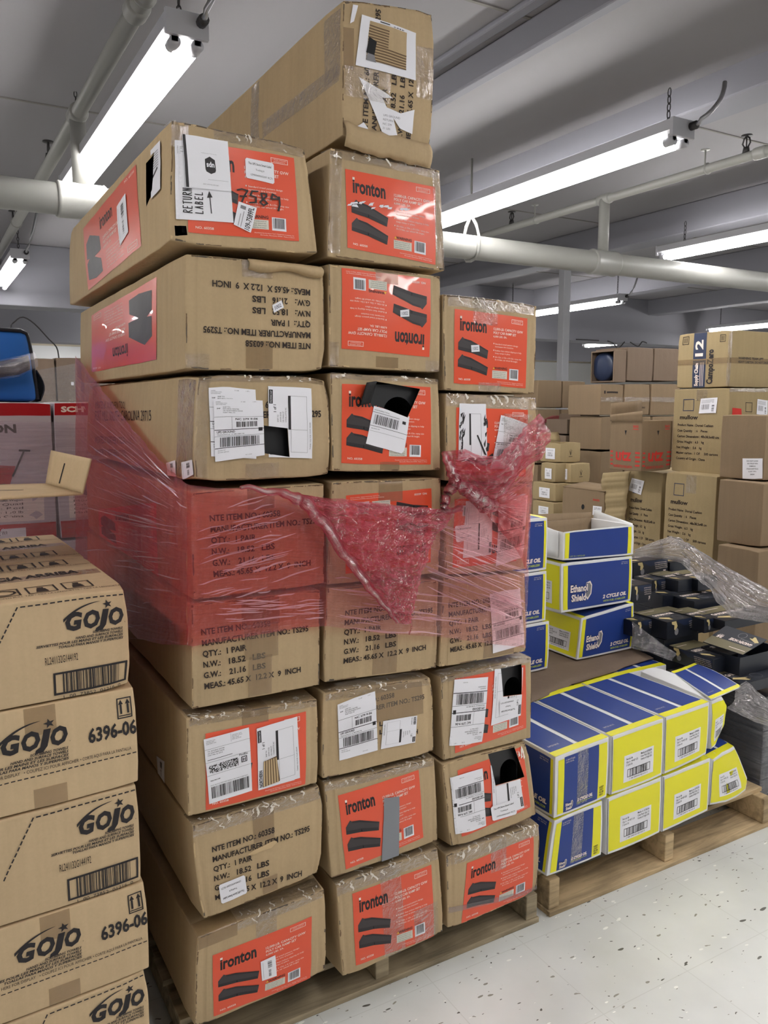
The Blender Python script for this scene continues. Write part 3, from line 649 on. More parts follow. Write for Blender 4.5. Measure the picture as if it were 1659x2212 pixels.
def returnlab():
    d = Design(.72); d.P([(0, 0), (.72, 0), (.70, 1), (0, .985)], WHITE, 1)
    hand = {'R': [[(0, 0), (.1, 1), (.5, .95), (.55, .7), (.1, .5), (.6, 0)]], 'E': [[(.5, 0), (0, 0), (.05, 1), (.55, 1)], [(0, .5), (.4, .52)]], 'T': [[(.3, 0), (.3, 1)], [(0, .95), (.65, 1)]], 'U': [[(0, 1), (.05, .1), (.3, 0), (.5, .2), (.52, 1)]],
            'N': [[(0, 0), (.05, 1), (.45, 0), (.5, 1)]], 'L': [[(.05, 1), (0, 0), (.5, .03)]], 'A': [[(0, 0), (.28, 1), (.5, 0)], [(.1, .4), (.45, .4)]], 'B': [[(0, 0), (.05, 1), (.4, .9), (.35, .6), (.06, .52), (.45, .4), (.4, .05), (0, 0)]]}
    def wr(t, x, y, h, st):
        for i, ch in enumerate(t):
            for stq in hand[ch]: d.S([(x - b * h, y + i * st + a * st) for a, b in stq], .012, BLACKP, 3)
    wr('RETURN', .20, .09, .11, .054); wr('LABEL', .335, .09, .095, .058)
    d.S([(.44, .10), (.425, .32)], .012, BLACKP, 3); d.P([(.39, .29), (.46, .30), (.42, .38)], BLACKP, 3)
    for k in range(5): d.T(.03, .90 - k * .02, .012, ('UPS GROUND', 'RETURN', 'LABEL', 'NORTHERN', '29715')[k], BLACKP)
    return d
RETL = returnlab()
def upsflap():
    d = Design(.88); d.R(0, 0, .88, 1, WHITE, 1); d.R(.82, 0, .875, 1, BLACKP, 2, (1, 4))   # drawn upright, stuck on upside down
    d.P([(.29, .42), (.385, .36), (.48, .42), (.485, .62), (.47, .66), (.385, .70), (.30, .66), (.285, .62)], BLACKP, 2); d.T(.385, .50, .105, 'ups', WHITE, 3, al='c', bold=.03, w=.15)
    d.T(.40, .90, .025, 'UPS Gnd Account Label', GREYP, al='c', w=.3); d.R(.05, .81, .45, .814, GREYP, 2, (2, 1)); d.T(.4, .30, .016, 'Do not cover. Fold along line.', GREYP, al='c', w=.3); return d
UPSF = upsflap()
def sidepanel():
    d = Design(1.0); d.R(0, 0, 1, 1, ORANGE, 1)
    for oy in (.40, .08): d.P([(.05, oy + .05), (.05, oy + .30), (.14, oy + .38), (.34, oy + .22), (.35, oy + .02), (.22, oy + .0)], RAMPP, 2)
    d.T(.36, .70, .20, 'ironton', BLACKP, 2, bold=.02, w=.24); d.T(.40, .52, .045, '12,000-LB. CAPACITY GVW', WPRINT, bold=.015, w=.32); d.T(.40, .45, .045, 'POLY CAR RAMP SET', WPRINT, bold=.015, w=.26); d.T(.40, .385, .035, '6,000 LBS. EA.', WPRINT, bold=.01, w=.15)
    for k in range(6): d.T(.44, .30 - k * .045, .022, ('Standard tread pattern design', 'increases tire traction', 'Rubber feet reduce slipping', 'keep ramps in place', '35-1/2in. x 12in. x 8-1/2in.', 'car wheel lift height')[k], WPRINT, w=.30)
    d.T(.82, .93, .035, 'NO. 60358', WPRINT, w=.15); d.frame(.80, .04, .95, .12, .006, WPRINT); d.T(.875, .065, .025, 'WARRANTY', WPRINT, al='c', w=.11); return d
SIDEP = sidepanel()
def small_label(seed=1, t='109-7589FL'):
    d = Design(.62); d.R(0, 0, .62, 1, WHITE, 1); d.B(.28, .55, .45, .88, BLACKP, 2, 12, seed, False); d.B(.30, .12, .40, .45, GREYP, 2, 9, seed + 2, False); d.R(.08, .1, .09, .9, GREYP, 2, (1, 3)); return d
# ------------------------------------------------------------------ the tall stack of orange printed cartons
def flip(q): return [q[2], q[3], q[0], q[1]]            # upside down
def upw(q): return [q[3], q[0], q[1], q[2]]             # reading upwards
def dnw(q): return [q[1], q[2], q[3], q[0]]             # reading downwards
G = 'car ramp cartons of the tall stack'
def pc(pts, y=0.0): return [onY(x, yy, y) for x, yy in pts]
def hole(pts): return ('F', (pc(pts), (0, 1, 0), 0.05))
BX = {}
def stackbox(k, quad, label, holes=(), sidehole=None, **kw):
    cuts = [hole(h) for h in holes]
    if sidehole: cuts.append(('L', ([onX(x, y, -0.008) for x, y in sidehole], (1, 0, 0), 0.05)))
    BX[k] = Carton('ramp_carton', label, 'carton', pc(quad), (0, 1.16, 0), seed=len(BX) + 3, group=G, cuts=cuts, creases=True, **kw); return BX[k]
b = stackbox('L8', [(367, 256), (661, 318), (688, 552), (365, 525)], 'top carton of the left column with a handwritten return label and 7589 in marker', bulge=.003,
    holes=[[(377, 487), (402, 488), (405, 508), (379, 509)]], sidehole=[(310, 352), (330, 328), (331, 410), (316, 447)], crush=.010)
b.decal('orange_panel', PANEL, px=[(400, 302), (635, 342), (645, 522), (407, 503)])
b.decal('return_sheet', RETL, px=[(375, 300), (492, 312), (503, 482), (380, 474)], off=.0022)
b.decal('folded_label', UPSF, px=flip([(391, 290), (490, 307), (497, 416), (400, 406)]), off=.0042)
b.decal('store_label', SMART, px=[(528, 342), (590, 355), (591, 400), (530, 386)], off=.0022)
d = Design(1.45); d.R(0, 0, 1.45, 1, WHITE, 1); d.T(.06, .12, .30, '109-7589FL', BLACKP, w=1.3, bold=.015); d.R(.06, .6, 1.0, .63, GREYP, 2, (2, 1)); d.R(.06, .75, .8, .78, GREYP, 2, (2, 1)); d.R(1.1, .55, 1.3, .85, GREYP, 2, (1, 1))
b.decal('item_sticker', d, px=upw([(513, 436), (553, 450), (540, 504), (503, 486)]), off=.0030)
d = Design(2.2)
for st in ([(.1, .75), (.3, .85), (.55, .8), (.40, .45), (.30, .1)], [(.22, .42), (.5, .45)], [(1.0, .85), (.75, .82), (.68, .55), (.92, .5), (.92, .2), (.65, .12)], [(1.38, .8), (1.15, .78), (1.2, .5), (1.42, .25), (1.25, .08), (1.1, .25), (1.38, .65), (1.38, .8)], [(1.9, .7), (1.65, .85), (1.6, .55), (1.9, .6), (1.95, .75), (1.98, .3), (1.92, -.1)]): d.S(st, .085, BLACKP, 2)
b.decal('handwritten_number', d, px=[(505, 402), (612, 420), (612, 456), (505, 438)], off=.0034)
b.decal('orange_panel', SIDEP, 'L', px=[(181, 494), (295.5, 355), (307, 531), (192, 628)])
b.decal('barcode_sticker', small_label(4), 'L', px=[(256, 447), (275, 418), (281.6, 502), (264, 531)], off=.0024)
d = Design(.5); d.R(0, 0, .5, 1, WHITE, 1); [d.R(.1, .55 + k * .05, .4, .565 + k * .05, GREYP, 2, (2, 1)) for k in range(7)]; d.S([(.05, .38), (.35, .50)], .05, BLACKP, 2)
b.decal('torn_label', d, 'L', px=[(328, 326), (348, 303), (350.5, 408), (331, 430)], off=.0028)
b.edge_tape(.0, .12, .05, .05, TAPEC); b.edge_tape(.3, .98, .022, .05, TAPEC)

b = stackbox('L7', [(400, 546), (701, 578), (703, 803), (398, 800)], 'left column carton with upside-down black shipping text and a 1002 sticker', crush=.012, bulge=.002)
b.decal('printed_text', MEAS, px=flip([(436, 603), (670, 627), (670, 757), (436, 747)]))
b.decal('price_sticker', STK, px=[(585, 659), (606, 649), (611, 664.7), (589, 675.5)], off=.0024)
b.decal('orange_panel', SIDEP, 'L', px=flip([(198.5, 682), (340, 598), (340, 777), (200, 804)]))
b.edge_tape(.38, .60, .035, .06, TAPEC); b.tape('F', .41, .02, .60, .28, TAPEB); b.tape('F', .0, .01, .16, .14, TAPEC)
mb = MB(); fl = lambda a, t: b.at('F', .42 + .56 * a, 1 - .085 * t - .02 * math.sin(a * 9) * t, .004 + .012 * math.sin(t * 3.1) + .002 * noise.noise(Vector((a * 12, t * 3, 1))))
mb.grid(fl, 24, 5, KR); mb.build('torn_flap', b.o, solid=.003)

b = stackbox('L6', [(423, 808), (712, 815), (714, 1029), (415, 1043)], 'dented carton', holes=[[(567.6, 919), (618.6, 925), (623.6, 987), (570, 979)]], crush=.016, bulge=.006, amp=.002)
b.o['label'] = 'dented left column carton with two overlapping shipping labels and a square black hole'
M2L = Design(2.05); M2L.T(0, .56, .36, 'NTE ITEM NO.: 60358', INK, w=1.27, bold=.028); M2L.T(0, .02, .36, 'MANUFACTURER ITEM NO.: TS295', INK, w=2.03, bold=.028)
b.decal('printed_text', M2L, px=[(460, 862), (695, 862), (695, 902), (460, 902)])
b.decal('shipping_label', UPS, px=[(448, 834), (550, 838), (552, 990), (455, 985)], off=.0022)
b.decal('shipping_label', UPS, px=[(458, 861), (564, 862), (569, 982), (463, 997)], off=.0042)
b.decal('packing_slip', SLIPR, px=upw([(577, 833), (672.5, 839), (672, 991), (578, 987)]), off=.0024)
d = Design(1); d.T(0, .1, .8, 'FORT MILL, SOUTH CAROLINA 29715', INK, w=1.0)
b.decal('printed_text', d, 'L', px=[(208, 884), (331, 882), (331, 911), (208, 912)])
d = Design(1); d.T(0, .1, .8, 'IMPORTED BY NORTHERN TOOL', INK, w=1.0)
for y_ in (865, 940, 968): b.decal('printed_text', d, 'L', px=[(208, y_), (275, y_), (275, y_ + 20), (208, y_ + 20)])
b.decal('barcode_sticker', small_label(2), 'L', px=[(362, 999), (382, 995), (382, 1030), (364, 1032)], off=.002); b.decal('barcode_sticker', small_label(6), 'L', px=[(394, 999), (419, 994), (423, 1033), (396, 1037)], off=.002)
b.tape('F', .0, .02, .09, .97, TAPEC); b.tape('L', .90, .02, .995, .97, TAPEC); b.tape('F', .36, .02, .60, .16, TAPEC); b.edge_tape(.0, .98, .012, .03, TAPEC)

b = stackbox('L5', [(410, 1062), (702, 1044), (702, 1262), (415, 1298)], 'left column carton fully behind red film, black shipping text showing through')
b.decal('printed_text', MEAS, px=[(452, 1110), (690, 1093), (690, 1219), (461, 1246)]); b.decal('orange_panel', SIDEP, 'L', px=[(215, 1100), (340, 1085), (345, 1270), (220, 1260)], label='orange printed panel seen through red film')
b.tape('F', .40, .80, .60, .99, TAPEB)
b = stackbox('L4', [(410, 1306), (693, 1273), (691, 1481), (413, 1534)], 'left column carton with brown tape strips over its black shipping text')
b.decal('printed_text', MEAS, px=[(433, 1355), (667, 1326), (669, 1447), (441, 1488)])
b.tape('F', .385, .40, .65, .74, TAPEB, off=.0030); b.tape('F', .42, .02, .60, .42, TAPEB, off=.0030); b.tape('F', .37, .72, .66, .985, TAPEB, off=.0024)
b = stackbox('L3', [(400, 1551), (688, 1509), (688, 1691), (404, 1767)], 'left column carton with courier label and torn packing slip over its orange panel')
b.decal('orange_panel', PANEL, px=[(443, 1584), (661, 1536), (659, 1693), (444, 1750)])
b.decal('shipping_label', FEDEX, px=[(438.6, 1596), (535.3, 1569.4), (543.6, 1705), (451, 1735.5)], off=.0024)
b.decal('packing_slip', SLIPR, px=upw([(552, 1572.7), (640.6, 1546), (646, 1678.6), (556.8, 1705)]), off=.0024)
d = Design(1); d.P([(0, 0), (1, .04), (.93, 1), (.05, .95)], FLUTE, 1); [d.R(.03 + k * .16, .02, .12 + k * .16, .95, CUTE, 2, (1, 4)) for k in range(6)]
b.decal('torn_patch', d, px=[(566, 1640), (597, 1630), (602, 1686), (566, 1698)], off=.0040)
b.decal('barcode_sticker', small_label(3), 'L', px=[(340, 1632), (357, 1645), (357, 1695), (342, 1675)]); b.edge_tape(.02, .99, .018, .05, TAPEC); b.edge_tape(.40, .60, .035, .05, TAPEB)
b = stackbox('L2', [(410, 1782), (699, 1697), (694, 1885), (434, 1992)], 'left column carton with an upside-down store label over its black shipping text', crush=.018, amp=.002)
b.decal('printed_text', MEAS, px=[(456, 1826), (669, 1756), (669, 1886), (462.5, 1943.5)])
b.decal('store_label', SMART, px=flip([(469, 1910), (527, 1887), (533.6, 1927), (475.7, 1951.7)]), off=.0024)
b.edge_tape(.0, .99, .03, .05, TAPEC); b.tape('F', .44, .62, .60, .98, TAPEB); b.tape('F', .50, .02, .62, .2, TAPEB)
d = Design(1); rd = random.Random(3); d.P([(0, .3), (.2, .1), (.5, .2), (.8, .1), (1, .5), (.9, .8), (.6, .7), (.3, .6)], CUTE, 1); b.decal('torn_patch', d, px=[(530, 1830), (597, 1805), (597, 1825), (535, 1850)], off=.0025)
b = stackbox('L1', [(423, 2026), (704, 1917), (707, 2097), (419, 2226)], 'bottom carton of the left column, orange panel with a small white sticker in its middle', crush=.012)
b.decal('orange_panel', PANEL, px=[(459, 2063), (673, 1978), (671, 2119), (461, 2197)])
b.decal('barcode_sticker', small_label(5), px=[(560, 2074), (591.6, 2059), (595, 2104), (563.4, 2115.6)], off=.0024)
b.edge_tape(.0, .30, .03, .05, TAPEB); b.edge_tape(.30, .98, .02, .05, TAPEC); b.tape('F', .44, .74, .60, .98, TAPEC)

b = stackbox('M8', [(712, 316), (952, 367), (962, 587), (705, 555)], 'carton under the topmost one, upright orange panel scraped white below its name')
b.decal('orange_panel', PANEL, px=[(745, 365), (940, 405), (940, 572), (750, 535)])
d = Design(3); rd = random.Random(8)
for k in range(16): x = rd.uniform(0, 2.8); y = rd.uniform(.1, .8); d.P([(x, y), (x + rd.uniform(.1, .3), y + rd.uniform(-.1, .1)), (x + .22, y + .3), (x + .05, y + .22)], WHITE, 1)
b.decal('scraped_print', d, px=[(745, 432), (890, 448), (890, 466), (745, 450)], off=.0024)
b.tape('F', .0, .04, .10, .98, TAPEC); b.edge_tape(.0, .98, .02, .05, TAPEC); b.tape('F', .92, .02, .995, .98, TAPEC)
b = stackbox('M7', [(707, 567), (953, 596), (951, 806), (710, 793)], 'carton of the middle column with an upside-down orange panel and a 1002 sticker')
b.decal('orange_panel', PANEL, px=flip([(737, 578), (930, 603), (927, 771), (737, 753)])); b.decal('price_sticker', STK, px=[(861.6, 670.5), (881, 668.5), (881, 684), (862, 685)], off=.0024)
b.tape('F', .40, .02, .60, .13, TAPEB); b.edge_tape(.40, .60, .03, .05, TAPEB); b.tape('F', .0, .0, .08, .25, TAPEC); b.tape('F', .86, .0, .99, .12, TAPEC)
b = stackbox('M6', [(712, 804), (949, 818), (953, 1017), (716, 1020)], 'carton of the middle column with a big torn black hole above a tilted shipping label', holes=[[(811.5, 823.6), (907, 840), (878, 902), (797, 871)]])
b.decal('orange_panel', PANEL, px=[(738, 829), (930, 836), (930, 1004), (737, 1001)])
d = Design(.85); d.P([(.0, .12), (.0, .0), (.80, -.02), (.85, .08), (.85, 1), (.0, 1)], WHITE, 1); d.T(.03, .90, .03, 'NORTHERN TOOL', BLACKP); d.R(0, .85, .62, .86, BLACKP, 2, (3, 1)); d.B(.06, .55, .62, .80, BLACKP, 2, 26, 4); d.R(.70, .74, .78, .82, BLACKP, 3, (1, 1)); d.R(0, .49, .85, .50, BLACKP, 2, (4, 1)); d.T(.04, .42, .025, 'BILLING: P/P', BLACKP); d.R(0, .36, .8, .366, GREYP, 2, (3, 1))
b.decal('shipping_label', d, px=[(805, 877), (882, 900), (870.5, 979), (787.5, 958)], off=.0024)
b.tape('F', .42, .01, .60, .10, TAPEB); b.edge_tape(.0, 1, .012, .03, TAPEC)
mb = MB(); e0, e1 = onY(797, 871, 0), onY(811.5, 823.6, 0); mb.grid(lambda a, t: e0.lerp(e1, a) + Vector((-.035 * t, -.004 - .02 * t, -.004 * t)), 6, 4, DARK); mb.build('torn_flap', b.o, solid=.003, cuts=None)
b = stackbox('M5', [(716, 1040), (955, 1031), (950, 1239), (705, 1265)], 'carton of the middle column mostly behind bunched red film, upside-down orange panel')
b.decal('orange_panel', PANEL, px=flip([(746, 1070), (932, 1054), (930, 1215), (745, 1240)])); b.edge_tape(.40, .62, .05, .05, TAPEB)
b = stackbox('M4', [(704, 1271), (948, 1250), (945, 1444), (698, 1476)], 'carton of the middle column with full black shipping text under thin pink film')
b.decal('printed_text', MEAS, px=[(745, 1316), (936, 1290), (936, 1399), (741, 1433)]); b.tape('F', .40, .02, .62, .45, TAPEB)
b = stackbox('M3', [(696, 1496), (934, 1461), (939, 1624), (695, 1686)], 'middle column carton with faded text, tilted shipping label and upside-down slip', crush=.012)
b.decal('printed_text', MEAS, px=[(735, 1520), (917, 1478), (917, 1580), (735, 1622)])
b.decal('shipping_label', UPS, px=[(727, 1519.7), (808.5, 1490.4), (813.4, 1619), (732, 1641.8)], off=.0024)
b.decal('packing_slip', SLIPR, px=dnw([(824.8, 1555.5), (898.7, 1544), (894.8, 1602.7), (820, 1617)]), off=.0024)
b.tape('F', .46, .55, .90, .97, TAPEB, off=.0018); b.edge_tape(.02, .98, .02, .05, TAPEC)
b = stackbox('M2', [(700, 1692), (940, 1636), (947, 1816), (715, 1900)], 'middle column carton with a vertical grey duct tape strip on its orange panel')
b.decal('orange_panel', PANEL, px=[(729, 1718), (903, 1663), (914, 1808), (747, 1878)])
b.decal('duct_tape', Design(.2).R(0, 0, .2, 1, DUCT, 1, (3, 14)), px=[(826.4, 1721.5), (859, 1718), (860.6, 1848), (823, 1862)], off=.0024, label='grey duct tape strip'); b.edge_tape(.0, .99, .02, .05, TAPEC)
b = stackbox('M1', [(726, 1911), (948, 1829), (960, 2014), (739, 2116)], 'bottom carton of the middle column, orange panel under wrinkled clear tape', crush=.012)
b.decal('orange_panel', PANEL, px=[(760, 1930), (931, 1866), (938, 2022), (768, 2086)]); b.tape('F', .40, .02, .60, .98, TAPEC); b.edge_tape(.0, .99, .03, .05, TAPEC); b.tape('F', .70, .02, .95, .4, TAPEC)

b = stackbox('R7', [(955, 633), (1162, 659), (1155, 852), (958, 843)], 'top carton of the right column, upright orange panel with a small 1002 sticker')
b.decal('orange_panel', PANEL, px=[(981, 666.6), (1138.8, 688), (1134.5, 838.8), (979.6, 827.2)]); b.decal('price_sticker', STK, px=[(1015, 746), (1032, 745.6), (1033, 760), (1016, 760.6)], off=.0024)
b.edge_tape(.05, .97, .025, .05, TAPEC); b.tape('F', .30, .72, .55, .98, TAPEC); b.tape('F', .36, .0, .60, .10, TAPEC)
b = stackbox('R6', [(962, 848), (1162, 859), (1155, 1042), (962, 1040)], 'right column carton with a torn white label and clear pouch above the red film')
b.decal('orange_panel', PANEL, px=[(985, 880), (1140, 885), (1135, 1030), (983, 1025)])
d = Design(.45); d.R(0, 0, .45, 1, WHITE, 1); d.R(.165, .28, .19, .83, BLACKP, 2, (1, 3)); d.frame(.19, .10, .36, .83, .004, GREYP); rd = random.Random(2)
for k in range(26): x = rd.choice((.03, .04, .06, .41)) + rd.uniform(-.02, .03); y = rd.uniform(.1, .8); d.P([(x, y), (x + .012, y + .02), (x + rd.uniform(.01, .04), y + rd.uniform(.05, .16)), (x - .01, y + .06)], BLACKP, 3)
d.P([(.28, .45), (.30, .46), (.44, .1), (.40, .12)], BLACKP, 3); d.P([(0, 0), (.45, 0), (.42, .06), (.3, .03), (.2, .07), (.1, .03)], BLACKP, 3)
b.decal('torn_label', d, px=[(991, 871), (1047.6, 872), (1049, 996), (987, 996)], off=.0022)
b.decal('shipping_label', UPS, px=[(1079.5, 895), (1139, 915), (1120, 1005), (1056, 1014)], off=.0024)
b.decal('black_scuff', Design(1).P([(0, .2), (.5, .35), (.9, .9), (1, .5), (.8, .1), (.4, 0)], BLACKP, 1), px=[(1010, 975), (1066, 975), (1062, 1010), (1005, 1000)], off=.003)
b.tape('F', .60, .15, .94, .80, TAPEC, 'clear_pouch', off=.0055); b.edge_tape(.0, .99, .03, .05, TAPEC)
b = stackbox('R5', [(960, 1052), (1148, 1046), (1140, 1231), (960, 1243)], 'right column carton with tilted white labels and upside-down orange panel behind pink film')
b.decal('orange_panel', PANEL, px=flip([(981, 1078), (1120, 1068), (1115, 1212), (977, 1226)])); b.decal('packing_slip', SLIPR, px=dnw([(1004, 1082), (1062, 1079), (1058, 1198), (998, 1205)]), off=.0022)
b.decal('store_label', SMART, px=[(980, 1136), (1017, 1130), (1021.5, 1162), (983, 1171)], off=.0044); b.decal('shipping_label', UPS, px=[(1075, 1070), (1140, 1068), (1127.6, 1204), (1069, 1223)], off=.0024)
b = stackbox('R4', [(956, 1248), (1136, 1238), (1138, 1408), (948, 1444)], 'carton of the right column with shipping text and one label tinted pink by the film')
b.decal('printed_text', MEAS, px=[(968, 1300), (1122, 1279), (1124, 1378), (972, 1409)]); b.decal('shipping_label', UPS, px=[(1054.6, 1282), (1123, 1268.6), (1132, 1392), (1062.8, 1410)], off=.0024); b.tape('F', .48, .02, .85, .3, TAPEB)
b = stackbox('R3', [(950, 1464), (1148, 1417), (1148, 1595), (957, 1645)], 'carton of the right column with a square black hole in its upper right corner', holes=[[(1080, 1443), (1126, 1434), (1125, 1498.6), (1083.5, 1503.5)]])
b.decal('orange_panel', PANEL, px=[(981, 1466), (1134, 1436), (1136, 1572), (983, 1627)]); b.decal('shipping_label', UPS, px=flip([(979.4, 1467.7), (1052.6, 1461), (1039.6, 1602.7), (969.6, 1612.5)]), off=.0024)
b.decal('packing_slip', SLIPR, px=dnw([(1067, 1445), (1128, 1441), (1122.5, 1544), (1057.5, 1567)]), off=.0024); b.decal('store_label', SMART, px=flip([(1075, 1510), (1112, 1503), (1112, 1535), (1075, 1545)]), off=.0044); b.edge_tape(.0, .99, .014, .05, TAPEC)
b = stackbox('R2', [(953, 1649), (1140, 1601), (1160, 1763), (973, 1836)], 'carton of the right column leaning out with a large black hole and three white labels', holes=[[(1054, 1628.7), (1111, 1614), (1132, 1677.6), (1067, 1695.5)]], crush=.012)
b.decal('orange_panel', PANEL, px=[(987, 1664), (1129, 1612), (1145, 1743), (996, 1808)]); b.decal('shipping_label', UPS, px=flip([(971, 1679), (1039.6, 1658), (1047.7, 1783), (982.6, 1804.5)]), off=.0024)
b.decal('packing_slip', SLIPR, px=dnw([(1057, 1652), (1115, 1640), (1130, 1742.6), (1063, 1768)]), off=.0024); b.decal('store_label', SMART, px=[(1056, 1741), (1109.5, 1721.5), (1113, 1755.6), (1061, 1772)], off=.0044)
d = Design(1); rd = random.Random(5)
for k in range(7): x = rd.uniform(0, .7); y = rd.uniform(0, .6); d.P([(x, y), (x + .3, y + .1), (x + .25, y + .4), (x + .1, y + .3)], WPRINT, 1)
b.decal('torn_print', d, px=[(1116, 1612), (1132, 1608), (1136, 1640), (1120, 1644)], off=.0024)
b = stackbox('R1', [(963, 1845), (1168, 1777), (1160, 1927), (966, 2011)], 'bottom carton of the right column, orange panel crossed by a clear tape band', crush=.014)
b.decal('orange_panel', PANEL, px=[(1007, 1863), (1152, 1804), (1149, 1928), (996, 1995)])
d = Design(3).R(0, 0, 3, 1, THIN, 1, (14, 3)); b.decal('packing_tape', d, px=[(967, 1960), (1160, 1916), (1160, 1926), (967, 1972)], off=.0030); b.tape('F', .45, .55, .62, .98, TAPEC); b.edge_tape(.0, .99, .035, .05, TAPEC)

q = pc([(738, -4), (942, 25), (930, 345), (738, 296)])
b = Carton('ramp_carton', 'topmost carton standing on its narrow side with torn white labels and sideways text', 'carton', q, (0, 1.16, 0), seed=41, group=G, crush=.014, bulge=.004, amp=.002); BX['T'] = b
b.decal('printed_text', MEAS, px=[(780, 290), (788, 8), (897, 48), (885, 310)])
d = Design(.8); d.R(0, 0, .8, 1, WHITE, 1, (6, 8)); d.R(.12, .16, .66, .93, KR, 2, (6, 6)); rd = random.Random(4)
for k in range(13):
    y = .17 + k * .055; x1 = .40 if k > 5 else .66; d.P([(.12, y), (x1, y - .02), (x1, y + .012), (.12, y + .03)], FLUTE, 3)
    d.P([(.12, y + .03), (x1, y + .012), (x1, y + .022), (.12, y + .04)], CUTE, 3)
d.P([(.11, .30), (.22, .28), (.24, .55), (.13, .62)], DARK, 4); d.P([(.12, .16), (.25, .14), (.22, .28), (.13, .3)], GREYP, 4); d.R(.26, .955, .40, .975, BLACKP, 3, (2, 1)); d.B(.46, .94, .62, .96, BLACKP, 3, 8, 3)
b.decal('torn_label', d, px=[(780, 33), (898, 73), (896, 175), (767, 143)], off=.0022)
d = Design(1); d.P([(.02, 1.0), (.5, .78), (.6, .72), (.42, .70), (.5, .55), (.75, .50), (1, .60), (.98, .20), (.75, .25), (.62, .40), (.75, .0), (.45, .10), (.28, .45), (.1, .85)], WHITE, 1)
for k in range(4): d.T(.44, .40 - k * .07, .035, ('UPS GROUND', 'RETURN', 'NC 279', '21 LBS')[k], GREYP, 2)
b.decal('torn_label', d, px=[(770, 168), (895, 185), (890, 318), (770, 292)], off=.0026)
b.decal('torn_label', Design(1).P([(0, .1), (.5, 1), (1, 0)], WHITE, 1), px=[(768, 262), (800, 268), (798, 288), (768, 276)], off=.0026); b.decal('torn_label', Design(1).P([(0, 0), (.3, 1), (1, .9), (.6, .1)], WHITE, 1), px=[(755, 10), (772, 8), (768, 52), (755, 52)], off=.0026)
b.tape('F', .01, .50, .12, .80, TAPEB); b.tape('F', .80, .40, .99, .75, TAPEC); b.tape('L', .93, .45, .995, .95, TAPEC); b.tape('L', .62, .42, .99, .56, TAPEC); b.tape('L', .55, .1, .60, .97, TAPEC); b.tape('F', .02, .30, .5, .52, TAPEC, off=.0034)
mb = MB(); mb.grid(lambda a, t: b.at('F', .0 + a, .02 - .0 * t, .002) + Vector((0, -.012 * math.sin(t * 3) - .004, .02 - .05 * t + .006 * noise.noise(Vector((a * 9, t, 3))))), 24, 5, KR); mb.build('bottom_flap', b.o, solid=.004)

for b in BX.values(): b.wear(40)
# ramps seen through the holes
def car_ramp(k, label, arch=None, dy=.016, side=False):
    bx = BX[k]; x0 = bx.c[(0, 0, 0)].x + .02; x1 = bx.c[(1, 0, 0)].x - .02; z0 = bx.c[(0, 0, 0)].z + .02; z1 = min(bx.c[(0, 1, 0)].z, bx.c[(1, 1, 0)].z) - .014; x1 = min(x1, bx.c[(1, 1, 0)].x - .02); x0 = max(x0, bx.c[(0, 1, 0)].x + .02); z0 = max(z0, bx.c[(1, 0, 0)].z + .02)
    o = thing('car_ramp', label, 'ramp', ((x0 + x1) / 2, .5, z0), 'black ramps inside the cartons'); mb = MB()
    y0 = dy; y1 = .35; y2 = 1.05
    prof = [(y0, z0), (y0, z1), (y1, z1), (y2, z0 + .05), (y2, z0)]
    vs = [(x, y, z) for x in (x0, x1) for y, z in prof]; n = 5
    mb.add(vs, [tuple(range(n)), tuple(range(n, 2 * n))[::-1]] + [(i, (i + 1) % n, n + (i + 1) % n, n + i) for i in range(1, n)], PLAST)
    if arch:
        ax, az, r = arch; hw = r; pts = [(ax - hw, z0)] + [(ax + r * math.cos(t), az + r * math.sin(t)) for t in [math.pi - math.pi * i / 14 for i in range(15)]] + [(ax + hw, z0)]
        L = [(x0, y0, z0), (x0, y0, z1)] + [(p[0], y0, z1) for p in pts[1:-1]] + [(x1, y0, z1), (x1, y0, z0)]
        inn = [(p[0], y0, p[1]) for p in pts]; rec = [(p[0], y0 + .12, p[1]) for p in pts]; m = len(pts)
        out = [(x0, y0, z0), (x0, y0, z1)] + [(p[0], y0, z1) for p in pts[2:-2]] + [(x1, y0, z1), (x1, y0, z0)]
        mb.add(inn + out, [(i, i + 1, m + i + 1, m + i) for i in range(m - 1)], PLAST)
        mb.add(inn + rec, [(i, i + 1, m + i + 1, m + i) for i in range(m - 1)], PLAST); mb.add(rec, [tuple(range(m))], DARK)
    else: mb.add([(x0, y0, z0), (x1, y0, z0), (x1, y0, z1), (x0, y0, z1)], [(0, 1, 2, 3)], PLAST)
    mb.build('ramp_body', o)
    mb = MB()
    for i in range(8): mb.box((x0 + .02, y1 + .05 + i * .07, z1 - .02 - i * .017), (x1 - .02, y1 + .065 + i * .07, z1 - .012 - i * .017), PLAST)
    mb.build('tread', o); return o
car_ramp('L8', 'black ramp seen through the torn corner of the top left carton'); car_ramp('L6', 'black ramp seen through the square hole of the dented left carton')
p = onY(857, 876, .02); car_ramp('M6', 'black ramp seen through the big torn hole of the middle column', (p.x, p.z - .02, .04))
p = onY(1104, 1482, .02); car_ramp('R3', 'black arched ramp end seen through the square hole in the right column', (p.x, p.z, .026))
p = onY(1096, 1660, .02); car_ramp('R2', 'black arched ramp end seen through the large hole of the leaning carton', (p.x, p.z, .028))
